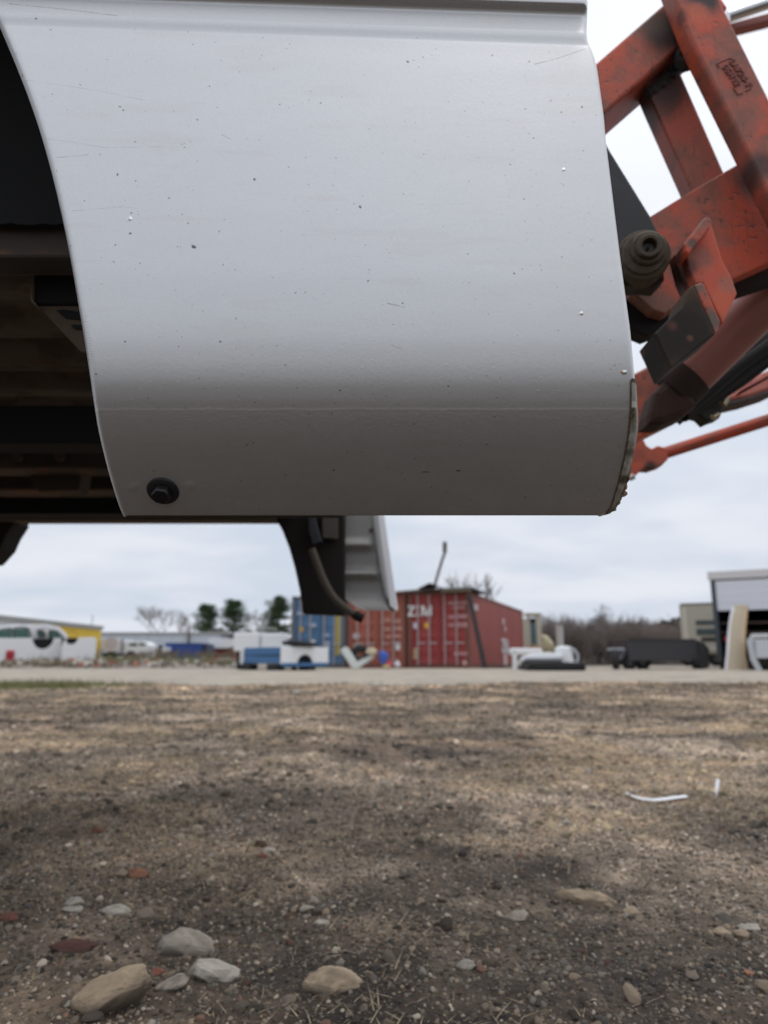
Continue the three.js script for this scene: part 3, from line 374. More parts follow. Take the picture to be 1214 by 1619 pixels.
  // hooked bracket: a folded plate with a thick edge
  plate('hook_plate', [[1083, 402], [1110, 368], [1124, 352], [1130, 372], [1141, 410], [1152, 430], [1158, 442], [1165, 464], [1142, 512], [1136, 500], [1110, 448], [1099, 448], [1088, 424]], .760, .016, [[1105, 408, 22, [.20, .085, .06], .7], [1150, 450, 18, [.34, .15, .1], .6], [1085, 424, 18, SO, .8], [1135, 480, 26, [.62, .12, .045], .7]], .35, 33, .0025);
  plate('hook_flange', [[1081, 385], [1086, 378], [1112, 344], [1119, 341], [1126, 349], [1122, 360], [1088, 402], [1083, 396]], .742, .030, [[1094, 385, 11, [.07, .055, .045], .85], [1108, 355, 8, [.22, .12, .08], .7]], .4, 35, .003);
  plate('hook_web', [[1066, 402], [1083, 388], [1090, 416], [1100, 448], [1088, 466], [1076, 440]], .790, .02, [[1080, 430, 40, SO, .9]], .7, 36, .003);  // web painted near-black as the shade of the recess inside the hook
  plate('stop_block', [[1088, 455], [1096, 450], [1130, 528], [1060, 583], [1034, 527], [1078, 483]], .735, .05, [[1075, 520, 80, [.016, .011, .007], .97], [1062, 515, 9, [.17, .06, .04], .5], [1090, 535, 6, [.2, .08, .05], .6]], .75, 41, .003, [.085, .055, .032]);
  plate('stop_block_side', [[1096, 450], [1108, 445], [1113, 449], [1139, 508], [1136, 520], [1130, 528]], .736, .05, [[1126, 505, 22, [.10, .085, .065], .9], [1102, 455, 12, [.14, .1, .07], .8]], .45, 42, .003);
  // hydraulic cylinder with its hoses, and the arm below
  const cyl = [at(1066, 618, 1.02), at(1262, 424, .94)];
  { const g = rod(cyl[0], cyl[1], .034, .034, 36); const mt = tex(256, 64, (i, j) => mix3([.34, .12, .095], [.24, .10, .075], fbm(i / 20, j / 8, 4, 5))); part('cylinder', g, M(1, 1, 1, .5, .1, { map: mt }), lo); part('cylinder_end', [rod(cyl[0].clone().lerp(cyl[1], -.02), cyl[0].clone().lerp(cyl[1], .13), .037, .037, 28)], M(.030, .016, .011, .95), lo); }
  part('cylinder_clevis', poly([[1027, 652], [1036, 618], [1060, 592], [1092, 612], [1104, 640], [1082, 656], [1050, 668], [1026, 668]], .99, .06, .012), M(.045, .022, .014, .95), lo);
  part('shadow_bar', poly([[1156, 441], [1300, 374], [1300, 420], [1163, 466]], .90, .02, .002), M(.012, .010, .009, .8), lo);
  const hz = M(.010, .009, .008, .85);
  for (const [o, d, r] of [[0, 1.04, .010], [14, 1.06, .010], [26, 1.08, .0085], [-12, 1.10, .009]]) part('hose', tube([[1080, 652 + o * .3], [1118, 622 + o * .6], [1165, 582 + o], [1215, 545 + o], [1280, 495 + o]].map(p => at(p[0], p[1], d)), r, 32, 10), hz, lo);
  part('hose_bracket', poly([[1086, 634], [1100, 628], [1114, 640], [1140, 626], [1152, 622], [1146, 640], [1138, 660], [1126, 664], [1118, 668], [1108, 658], [1095, 655], [1084, 664], [1074, 650]], 1.10, .03, .004), M(.020, .017, .013, .7), lo);
  part('hose_fitting', [rod(at(1126, 660, 1.085), at(1134, 655, 1.085), .006, .006, 6), rod(at(1142, 640, 1.085), at(1147, 630, 1.085), .006, .007, 6)], M(.42, .36, .24, .35, .7), lo);
  plate('lower_arm', [[960, 612], [1006, 588], [1052, 564], [1085, 590], [1120, 610], [1136, 604], [1112, 642], [1085, 655], [1016, 690], [985, 720], [960, 720]], 1.22, .06, [[1060, 630, 40, SO, .75], [1105, 650, 30, SO, .8]], .22, 51, .006, [.58, .11, .04]);
  plate('lower_arm_rear', [[1128, 640], [1158, 624], [1172, 604], [1215, 584], [1330, 530], [1330, 560], [1222, 614], [1185, 627], [1150, 634]], 1.35, .06, [], .2, 55, .008, [.52, .16, .12]);
  part('lower_arm_edge', poly([[1128, 640], [1185, 627], [1222, 614], [1330, 560], [1330, 568], [1224, 620], [1187, 632], [1130, 645]], 1.345, .06, .002), M(.045, .035, .03, .7), lo);
  part('level_rod', [rod(at(1030, 723, 1.5), at(1280, 643, 1.46), .0145, .0145, 6)], paintMat({ x: 0, y: 0, w: 1 }, 1.5, [], .3, 60), lo);
  plate('rod_clevis', [[1016, 692], [1022, 704], [1030, 709], [1040, 704], [1054, 708], [1056, 726], [1046, 736], [1030, 741], [1018, 740], [1004, 752], [992, 760], [985, 748], [990, 700]], 1.48, .04, [[1028, 738, 11, SO, .9], [1010, 720, 12, [.2, .05, .03], .5]], .3, 61, .004, [.50, .09, .04]);
  part('clevis_pin', rod(at(995, 756, 1.47), at(1001, 753, 1.47), .007, .007, 10), M(.4, .38, .36, .4, .6), lo);
  // chrome cylinder rod at the top, with a red guard under it
  part('chrome_rod', rod(at(1150, 27, 1.7), at(1300, -24, 1.65), .0155, .0155, 24), M(.62, .63, .66, .22, .9), lo);
  part('rod_guard', poly([[1154, 36], [1214, 20], [1300, -6], [1300, 8], [1214, 33], [1158, 47]], 1.72, .03, .003), M(.30, .07, .05, .5), lo);
  settle(lo);
}

// ------------------------------------------------------------------ shipping containers
const weather = (r, g, b, s, amt = .25) => { const t = tex(256, 256, (i, j) => { const n = fbm(i / 40, j / 90, 5, s), m = fbm(i / 9, j / 30, 4, s + 3); let c = [r, g, b].map(v => v * (.8 + .4 * n)); c = mix3(c, [.17, .08, .05], sst(.62, .78, m * .6 + n * .4) * amt * 2.4); return c; }); t.repeat.set(.35, .35); return new THREE.MeshStandardMaterial({ map: t, roughness: .6 }); };
const steel = M(.42, .36, .36, .55, .3), darkM = M(.02, .02, .02, .8), white = M(.74, .75, .76, .45), tyreM = M(.016, .016, .017, .8), glassD = M(.03, .05, .05, .15), whiteOld = weather(.72, .73, .73, 77, .05);
const fA = at(743, 1056, 27.0), fB = at(832, 1052, 39.0), yaw = -Math.atan2(fB.x - fA.x, fA.z - fB.z);
const CW = 2.44, CHT = 2.9, CL = 12.19;
function container(name, label, pos, body, opts = {}) {
  const o = thing(name, label, 'container', pos, yaw, 'shipping containers standing in a row'), fr = opts.frame ?? body;
  const wall = (x, sg) => { const n = 88, g = grid(n, 1, (i, j) => { const z = -.15 - (CL - .3) * i / n, k = i % 4; return new THREE.Vector3(x + sg * (k === 0 || k === 3 ? 0 : -.036), .16 + (CHT - .28) * j, z); }, (i, j) => [i * .14, j * 2.6]); return toCreasedNormals(g, .4); };
  part('side_wall', wall(CW / 2 - .012, 1), opts.side ?? body, o); part('side_wall', wall(-CW / 2 + .012, -1), body, o);
  part('roof', box(CW - .06, .05, CL - .1, 0, CHT - .06, -CL / 2), body, o); part('floor', box(CW - .06, .12, CL - .1, 0, .12, -CL / 2), darkM, o); part('end_wall', box(CW - .1, CHT - .2, .06, 0, CHT / 2, -CL + .06), body, o);
  for (const x of [-1, 1]) { for (const z of [-.08, -CL + .08]) part('corner_post', box(.15, CHT - .24, .16, x * (CW / 2 - .075), CHT / 2, z), fr, o); part('top_rail', box(.07, .10, CL - .34, x * (CW / 2 - .036), CHT - .07, -CL / 2), fr, o); part('bottom_rail', box(.07, .15, CL - .34, x * (CW / 2 - .036), .09, -CL / 2), fr, o); for (const y of [.06, CHT - .06]) for (const z of [-.085, -CL + .085]) part('corner_casting', box(.17, .12, .18, x * (CW / 2 - .08), y, z), fr, o); }
  part('header', box(CW - .34, .12, .12, 0, CHT - .065, -.075), fr, o); part('sill', box(CW - .34, .14, .12, 0, .08, -.075), fr, o);
  for (const x of [-1, 1]) {
    const W = CW / 2 - .17, g = [], n = 36; const pg = grid(1, n, (i, j) => { const t = j / n, k = (t * 5) % 1; return new THREE.Vector3(x * (CW / 4 - .075) + (i - .5) * W, .16 + (CHT - .3) * t, -.06 - .03 * (k > .18 && k < .82 ? 1 : 0)); }, (i, j) => [i, j / n * 2.4 + x]); g.push(toCreasedNormals(pg, .4)); for (const e of [-1, 1]) g.push(box(.07, CHT - .3, .05, x * (CW / 4 - .075) + e * (W / 2 - .035), .16 + (CHT - .3) / 2, -.045));
    const dr = part('door', g, opts.door ?? body, o);
    for (const e of [-.26, .20]) { const b = part('locking_bar', rod(new THREE.Vector3(x * (CW / 4 - .075) + e, .12, .02), new THREE.Vector3(x * (CW / 4 - .075) + e, CHT - .1, .02), .030, .030, 10), steel, dr); part('handle', box(.34, .05, .03, x * (CW / 4 - .075) + e + .13, .95, .05), steel, dr); }
  }
  return o;
}
const letters = (parent, s, size, x, y, z, ry = 0, mat = white) => part('lettering', text(s, size, .006).rotateY(ry).translate(x, y, z), mat, parent);
const marks = (parent, rows, mat) => { const R = rng(rows.length * 5 + 3); for (const [x, y, w, h] of rows) { const g = []; let q = x; while (q < x + w) { const k = h * (.35 + .35 * R()); g.push(box(k, h, .006, q + k / 2, y, .0)); q += k + h * .22; } part('worn_marking', g, mat, parent); } };
const stepV = new THREE.Vector3(-Math.cos(yaw), 0, Math.sin(yaw)), front = fA.clone().setY(0).addScaledVector(stepV, CW / 2);
{
  const red = weather(.30, .040, .038, 3, .10), rust = weather(.17, .06, .04, 8, .5), pinkish = M(.52, .28, .28, .6);
  const c = container('shipping_container', 'red container with white lettering on its doors, long corrugated side showing', front, red, { frame: rust, side: weather(.27, .058, .045, 13, .12) });
  letters(c, 'ZIM', .40, -.72, 2.18, .005);
  marks(c, [[.42, 2.45, .7, .10], [.62, 2.27, .42, .10], [.42, 1.92, .2, .12], [.80, 1.94, .3, .16], [.42, 1.62, .2, .12], [.78, 1.62, .32, .18], [.62, .55, .5, .12]], pinkish);
  for (const [x, col] of [[-.92, [.55, .58, .70]], [-.44, [.70, .38, .03]]]) part('placard', new THREE.CylinderGeometry(.12, .12, .008, 20).rotateX(Math.PI / 2).translate(x, 1.62, -.04), M(...col, .5), c);
  part('placard', box(.22, .42, .008, -.90, .55, -.045), M(.45, .34, .20, .7), c); part('placard', new THREE.CylinderGeometry(.09, .09, .008, 18).rotateX(Math.PI / 2).translate(1.02, .22, .004), M(.55, .35, .28, .6), c);
  letters(c, 'ZIM', .62, CW / 2 + .003, .95, -6.9, Math.PI / 2); for (const g of [box(.008, .28, .5, CW / 2 + .004, 2.05, -6.7), box(.008, .24, .45, CW / 2 + .004, 1.72, -7.1), box(.008, .25, .7, CW / 2 + .004, 2.35, -1.2), box(.008, .5, .9, CW / 2 + .003, .34, -6.9)]) part('worn_marking', g, M(.58, .42, .41, .6), c);
  // on its roof: loose sheets, a tilted board, a bent pole
  const roof = CHT + .0; const on = (x, z, y = roof) => new THREE.Vector3(x, y, z).applyAxisAngle(new THREE.Vector3(0, 1, 0), yaw).add(front);
  const gt = thing('metal_sheet', 'thin dark metal sheet hanging over the front roof edge of the red container', 'sheet', on(.35, -.9, roof + .01), yaw); part('sheet', box(2.0, .05, 2.3, .15, .03, .15).rotateX(-.012), M(.05, .045, .04, .7), gt); part('folded_edge', box(1.2, .10, .05, .5, -.03, 1.33), M(.12, .10, .06, .7), gt);
  const g2 = thing('metal_sheet', 'pale metal sheet reaching over the gap beside the red container', 'sheet', on(-1.15, -.6, roof + .02), yaw); part('sheet', box(1.3, .04, 1.4, -.1, .02, .3).rotateZ(.05), M(.40, .38, .38, .6), g2);
  const g3 = thing('tilted_board', 'brown board tilted like a small tent on the red container roof', 'board', on(-.25, -.2, roof + .09), yaw); part('board', [box(.5, .05, 1.2).rotateZ(.42).translate(-.16, .10, 0), box(.62, .05, 1.2).rotateZ(-.34).translate(.30, .09, 0)], M(.06, .04, .028, .8), g3);
  const pb = [[686, 929], [693, 905], [699, 885], [704, 870], [703, 857]].map(p => at(p[0], p[1], 27.4)); single('bent_pole', 'bent thin pole standing up from the red container roof', 'pole', [tube(pb, .055, 24, 8), tube([pb[3].clone().lerp(pb[2], .2), pb[4]], .085, 6, 8)], M(.11, .09, .065, .8));
  single('leaning_bar', 'dark steel bar leaning on the side of the red container', 'bar', extr([[-.09, 0], [.09, 0], [.07, 2.75], [-.07, 2.75]], .14, .01).rotateX(-.02).rotateZ(.19).translate(at(767, 1057, 26.4).x, 0, -26.4), M(.035, .032, .034, .7));
  const brown = weather(.33, .092, .055, 23, .30);
  const d = container('shipping_container', 'rust brown container with white notices, standing between the red and blue ones', front.clone().addScaledVector(stepV, 2.52), brown, { frame: weather(.20, .065, .045, 33, .5) });
  marks(d, [[.35, 1.85, .2, .12], [.72, 1.80, .3, .15], [.35, 1.5, .2, .12], [.7, 1.52, .34, .16], [.4, 1.2, .2, .1], [.74, 1.22, .28, .14]], M(.55, .30, .25, .7));
  part('placard', box(.26, .30, .01, .92, .85, -.04), M(.75, .75, .75, .5), d); part('placard', box(.30, .2, .01, -.86, 1.25, -.04), M(.55, .50, .48, .5), d); part('placard', box(.22, .4, .01, -.88, .75, -.04), M(.36, .30, .20, .5), d);
  const blue = weather(.075, .17, .30, 43, .10);
  const e = container('shipping_container', 'faded blue container with a yellowed right edge, end of the row', front.clone().addScaledVector(stepV, 5.04), blue, { frame: weather(.10, .10, .105, 53, .2) });
  part('placard', box(.20, .22, .01, -.78, 1.55, -.04), M(.60, .40, .06, .5), e); part('placard', box(.26, .34, .01, -.26, .95, -.04), M(.66, .70, .75, .5), e); part('placard', box(.2, .2, .01, -.80, .82, -.04), M(.5, .33, .16, .5), e); part('faded_patch', box(.30, 1.7, .008, .92, 1.35, -.032), M(.40, .33, .10, .8), e); for (const g of [box(.3, .14, .01, -.27, 1.7, -.04), box(.26, .1, .01, .35, 1.3, -.04), box(.26, .3, .01, .38, .9, -.04), box(.46, .12, .01, -.8, 2.2, -.04)]) part('worn_marking', g, M(.42, .50, .62, .6), e);
}

// ------------------------------------------------------------------ pickup beds and trucks in the yard
function bedSideShape(L, H, ax, ar, ah) { const p = [[0, 0], [ax - ar, 0]]; for (let k = 0; k <= 14; k++) { const a = Math.PI * (1 - k / 14); p.push([ax + Math.cos(a) * ar, ah * Math.sin(a)]); } p.push([ax + ar, 0], [L, 0], [L, H - .06], [L - .03, H], [.03, H], [0, H - .06]); return p; }
function yardBed(o, L, W, H, mats, ax = L * .42, ar = .43, ah = .38) { // x along the length, z 0 (near side) .. -W
  const s = extr(bedSideShape(L, H, ax, ar, ah), .06, .012, 0); part('near_side', s, mats.side, o); part('far_side', s.clone().translate(0, 0, -W + .06), mats.side, o);
  part('bed_floor', box(L - .04, .05, W - .14, L / 2, H * .22 + ah * .5, -W / 2), darkM, o); part('bulkhead', rbox(.06, H * .95, W - .14, .012, .05, H / 2, -W / 2), mats.end ?? mats.side, o);
  part('tailgate', rbox(.06, H * .92, W - .14, .012, L - .05, H / 2, -W / 2), mats.tail ?? mats.end ?? mats.side, o); part('wheel_liner', new THREE.CylinderGeometry(ar * .97, ar * .97, .24, 20, 1, true, -Math.PI / 2, Math.PI).rotateX(Math.PI / 2).scale(1, ah / ar, 1).translate(ax, 0, -.19), darkM, o);
}
function wheel(parent, x, y, z, r, w, turn = 0) { const t = part('wheel', new THREE.TorusGeometry(r - w * .45, w * .5, 10, 26).rotateY(turn).translate(x, y, z), tyreM, parent); part('rim', new THREE.CylinderGeometry(r * .6, r * .6, w * .7, 18).rotateX(Math.PI / 2).rotateY(turn).translate(x, y, z), M(.10, .10, .105, .5, .4), t); return t; }
{ // blue and white bed on blocks, its bulkhead towards us
  const K = at(445, 1060, 21.2), blueP = M(.045, .14, .30, .45), o = thing('pickup_bed', 'blue and white pickup bed on blocks in front of the blue container', 'pickup bed', [K.x, .22, K.z], .92);
  yardBed(o, 2.05, 1.72, .50, { side: white, end: blueP }, 1.0, .34, .28);
  part('corner_stake', box(.07, .50, .07, -.005, .25, -1.72), white, o); part('lower_trim', box(2.0, .10, .02, 1.0, -.02, .012), blueP, o);
  for (const [x, z] of [[.1, -.35], [.1, -1.5], [1.4, -.3]]) part('block', box(.34, .22, .40, x, -.11, z), darkM, o);
  const m = thing('bed_mat', 'black rubber mat lying over the blue and white pickup bed', 'mat', at(474, 1021, 22.0), .92); part('mat', rbox(.95, .12, .6, .04, .0, .06, 0).rotateZ(-.06), M(.010, .010, .011, .7), m);
  const t = thing('camper_top', 'white camper top set behind and above the blue pickup bed', 'camper top', [at(411, 1030, 23.6).x, 0, -23.6], .05); const w = at(453, 1010, 23.6).x - at(369, 1010, 23.6).x, y1 = at(411, 1000, 23.6).y, y0 = at(411, 1030, 23.6).y;
  part('panel', rbox(w * .49, y1 - y0, .5, .05, -w * .25, (y0 + y1) / 2, -.25), white, t); part('panel', rbox(w * .5, y1 - y0 - .02, .5, .05, w * .25, (y0 + y1) / 2 - .01, -.25), white, t); part('seam_post', box(.04, .3, .02, .02, y0 + .35, .012), M(.45, .45, .42, .6), t); part('stand', [box(.1, y0, .3, -w * .4, y0 / 2, -.25), box(.1, y0, .3, w * .4, y0 / 2, -.25)], darkM, t);
}
{ // dark grey bed with wheels
  const a = at(993, 1045, 23.5), b = at(1104, 1045, 23.5), L = b.x - a.x, bk = M(.030, .030, .034, .5), y0 = a.y, y1 = at(1040, 1012, 23.5).y;
  const o = thing('pickup_bed', 'dark grey pickup bed trailer with wheels, low beside the brush', 'pickup bed', [a.x, 0, a.z]);
  part('near_side', extr([[0, y0], [L, y0], [L, y1 - .04], [L - .04, y1], [.04, y1], [0, y1 - .04]], .08, .015), bk, o); part('far_side', extr([[0, y0], [L, y0], [L, y1], [0, y1]], .06, .01, -1.7), bk, o); part('bed_floor', box(L, .06, 1.6, L / 2, y0 + .2, -.88), darkM, o); part('bulkhead', box(.06, y1 - y0, 1.55, .04, (y0 + y1) / 2, -.88), bk, o);
  part('tailgate', extr([[0, -.02], [.30, .10], [.36, y1 * .7], [.22, y1 * .9], [0, y1]], .12, .02, .05).translate(L + .005, 0, 0), M(.018, .018, .02, .6), o); part('top_rail', box(L - .1, .05, .11, L / 2, y1 + .012, -.03), M(.014, .014, .015, .6), o);
  wheel(o, -.38, .34, -.1, .34, .22, 1.2); wheel(o, .12, .26, -.3, .26, .2, .2); wheel(o, .62, .26, -.5, .26, .2, 0); wheel(o, L - .02, .3, -.2, .3, .2, 1.3);
  part('fender', [rbox(.5, .10, .4, .04, -.32, .66, -.2), rbox(.4, .28, .3, .05, -.12, .45, -.4)], M(.22, .23, .27, .4), o); part('axle', box(1.2, .1, .12, .45, .26, -.9), darkM, o);
}
{ // beds lying upside down by the yellow building: each an overturned white box with wheel cut-outs facing up
  const over = (px0, px1, d, cut, r, label, dy) => { const a = at(px0, 1030, d), b = at(px1, 1030, d), L = (b.x - a.x) * 1.17, y0 = at(60, 1048, d).y, y1 = at(60, 1008, d).y, cx = (at(cut, 1030, d).x - a.x) * 1.14, o = thing('pickup_bed', label, 'pickup bed', [a.x, 0, a.z], .42);
    const p = [[0, y0], [L, y0], [L, y1 - .12 + dy], [L - .1, y1 + dy], [cx + r, y1]]; for (let k = 1; k < 14; k++) { const t = Math.PI * k / 14; p.push([cx + Math.cos(t) * r, y1 - Math.sin(t) * r * 1.15]); } p.push([cx - r, y1], [.15, y1 - .03], [0, y1 - .25]);
    part('near_side', extr(p, .07, .02), white, o); part('far_side', extr(p, .07, .02, -1.7), white, o); part('bed_floor', box(L - .1, .06, 1.6, L / 2, y1 - .50, -.88), darkM, o); part('wheel_liner', new THREE.CylinderGeometry(r * .98, r * .98, .5, 20, 1, true, -Math.PI / 2, Math.PI).rotateX(-Math.PI / 2).scale(1, 1.15, 1).translate(cx, y1, -.33), darkM, o); part('liner_back', box(r * 3, r * 1.3, .04, cx, y1 - r * .66, -.6), darkM, o); part('stand', box(L * .8, y0, 1.2, L / 2, y0 / 2, -.85), M(.12, .10, .08, .9), o); return [o, a, y0, y1]; };
  const [o, a, y0, y1] = over(-30, 97, 31, 47, .42, 'overturned white pickup bed with a red tail lamp, nearest the left edge', 0);
  const tl = part('tail_lamp', rbox(.32, .42, .10, .03, (at(6, 1036, 31).x - a.x) * 1.15, at(6, 1036, 31).y, .04), M(.42, .015, .03, .3), o); part('lens_edge', box(.34, .04, .06, (at(6, 1036, 31).x - a.x) * 1.15, at(6, 1036, 31).y, .075), M(.06, .02, .02, .4), tl);
  over(98, 141, 31.3, 109, .26, 'overturned white pickup bed standing directly before the yellow wall', .03);
}
function cabTruck(name, label, px0, px1, pyTop, pyBot, d, turn = 0) {
  const a = at(px0, pyBot, d), b = at(px1, pyBot, d), W = b.x - a.x, H = at(px0, pyTop, d).y, o = thing(name, label, 'truck', [(a.x + b.x) / 2, 0, -d], turn);
  part('cab', extr([[-.9, .45], [.9, .45], [.95, 1.2], [.62, H - .12], [.5, H], [-.9, H]], 1.9, .05), white, o).scale.set(W / 1.9, 1, 1); const wd = part('windscreen', extr([[.2, 1.35], [.83, 1.35], [.58, H - .28], [.2, H - .28]], .05, .01, .02), glassD, o); wd.scale.set(W / 1.9, 1, 1); const sw = part('side_window', extr([[-.55, 1.35], [.06, 1.35], [.06, H - .3], [-.5, H - .3]], .05, .01, .02), glassD, o); sw.scale.set(W / 1.9, 1, 1); part('bumper', box(W * .95, .18, .15, 0, .45, .06), M(.2, .2, .2, .5), o); wheel(o, -W * .2, .42, .0, .42, .26); return o;
}
{
  const d = 48; const o = cabTruck('box_truck', 'white box truck parked between the yellow building and the blue container', 194, 234, 1014, 1051, d);
  const a = at(157, 1040, d), b = at(191, 1040, d); part('cargo_box', rbox(b.x - a.x, at(170, 1011, d).y - .8, 2.3, .04, (a.x + b.x) / 2 - o.position.x, (at(170, 1011, d).y + .8) / 2, -1.15), M(.66, .67, .70, .5), o); part('worn_print', new THREE.CircleGeometry(.42, 22).translate((a.x + b.x) / 2 - o.position.x + .02, 1.35, .006), M(.55, .50, .53, .6), o); part('box_frame', box(.12, at(170, 1011, d).y - .8, .12, b.x - o.position.x + .05, (at(170, 1011, d).y + .8) / 2, .02), M(.28, .28, .28, .6), o); part('chassis', box(3.2, .22, .8, -1, .62, -1.1), darkM, o); wheel(o, -1.7, .42, -.1, .42, .26);
  cabTruck('van', 'white van with a green tinted windscreen, partly behind the brush mound', 238, 258, 1026, 1049, 54);
  { const d = 32.6, C = at(52, 1040, d), v = thing('crew_cab', 'white pickup cab with green tinted windows behind the overturned beds', 'cab', [C.x, 0, -d], .42), S = q => q.map(([x, y]) => { const p = at(x, y, d); return [(p.x - C.x) * 1.1, p.y]; });
    part('cab', extr(S([[-40, 1040], [-40, 1006], [-12, 1003], [2, 993], [30, 988], [70, 987], [88, 991], [98, 1003], [104, 1018], [105, 1040]]), 1.2, .06), white, v);
    for (const q of [[[6, 1010], [10, 998], [26, 995], [27, 1011]], [[29, 1012], [29, 995], [47, 994], [50, 1012]], [[60, 1006], [60, 997], [66, 997], [69, 1006]], [[75, 1010], [75, 997], [85, 998], [93, 1010]]]) { const w = part('window', extr(S(q), .04, .008, .02), M(.05, .13, .10, .2), v); part('window_rubber', tube([...S(q), S(q)[0]].map(p => new THREE.Vector3(p[0], p[1], .03)), .022, 40, 5), darkM, w); } }
}
{ // beige box van
  const d = 33, o = thing('box_van', 'beige box van with dark rear windows behind the dark grey bed', 'van', [at(1108, 1050, d).x, 0, -d], -.46), X = (p, y) => at(p, y, d).x - o.position.x, Y = y => at(1108, y, d).y, beige = M(.42, .39, .32, .6);
  part('body', rbox(X(1142, 1000) - X(1078, 1000), Y(955) - Y(1034), 3.5, .08, (X(1142, 1000) + X(1078, 1000)) / 2, (Y(955) + Y(1034)) / 2, -1.75), beige, o); part('side_strip', box(.18, Y(960) - Y(1030), .03, X(1085, 1000), (Y(960) + Y(1030)) / 2, .012), M(.55, .52, .44, .6), o);
  for (const [y0, y1] of [[981, 988], [994, 1004]]) part('window', rbox(X(1140, 990) - X(1100, 990), Y(y0) - Y(y1), .06, .02, (X(1140, 990) + X(1100, 990)) / 2, (Y(y0) + Y(y1)) / 2, .02), glassD, o); part('grille', box(X(1136, 1010) - X(1108, 1010), Y(1008) - Y(1014), .06, X(1122, 1010), Y(1011), .02), darkM, o); part('bumper', rbox(X(1140, 1020) - X(1100, 1020), Y(1024) - Y(1032), .2, .05, X(1120, 1020), Y(1028), .06), M(.36, .33, .28, .6), o); part('roof_edge', box(X(1142, 955) - X(1076, 955), .06, 3.5, X(1109, 955), Y(955) + .02, -1.72), M(.2, .2, .18, .6), o); for (const x of [-.5, .7]) wheel(o, x, .42, -.5, .42, .26, .1);
}
{ // white box trailer with a half raised door
  const d = 24, o = thing('box_trailer', 'tall white box trailer with a half open door at the right edge', 'trailer', [at(1137, 1050, d).x, 0, -d], -.52), X = (p, y) => at(p, y, d).x - o.position.x, Y = y => at(1137, y, d).y;
  const top = Y(904), fl = Y(1046), W = 2.6, L = 7; part('left_post', box(.14, top - fl - .28, .16, .02, (top + fl) / 2 - .14, 0), M(.045, .06, .07, .5), o); part('right_post', box(.14, top - fl - .28, .16, W, (top + fl) / 2 - .14, 0), M(.045, .06, .07, .5), o); part('header', rbox(W + .24, .28, .18, .02, W / 2, top - .14, 0), M(.62, .60, .60, .5), o);
  for (let k = 0; k < 4; k++) part('door_panel', rbox(W - .16, (Y(919) - Y(966)) / 4 - .003, .05, .004, W / 2 + .01, Y(966) + (Y(919) - Y(966)) * (k + .5) / 4, .01), M(.70, .72, .78, .4), o);
  part('side_wall', box(.06, top - fl - .1, L, 0, (top + fl) / 2, -L / 2 - .1), M(.03, .035, .04, .6), o); part('side_wall', box(.06, top - fl - .1, L, W, (top + fl) / 2, -L / 2 - .1), M(.6, .6, .6, .6), o); part('roof', box(W, .06, L, W / 2, top - .06, -L / 2 - .1), M(.5, .5, .5, .6), o); part('end_wall', box(W, top - fl, .06, W / 2, (top + fl) / 2, -L), M(.05, .045, .04, .7), o); part('floor', box(W, .14, L, W / 2, fl - .02, -L / 2 - .1), M(.05, .04, .03, .8), o);
  part('door_slat', [box(W - .2, .05, .05, W / 2, Y(985), -.3), box(W - .2, .05, .05, W / 2, Y(1000), -.35)], M(.10, .06, .05, .7), o); const lp = part('tail_lamp', rbox(.14, .16, .06, .02, X(1147, 1011), Y(1011), .09), M(.35, .01, .02, .3), o); part('lamp_rim', box(.18, .03, .05, X(1147, 1011), Y(1016), .09), darkM, lp); part('bumper', box(W, .16, .14, W / 2, fl - .16, -.1), darkM, o); wheel(o, .3, .42, -1.2, .42, .3, .0); wheel(o, W - .3, .42, -1.2, .42, .3, 0);
}
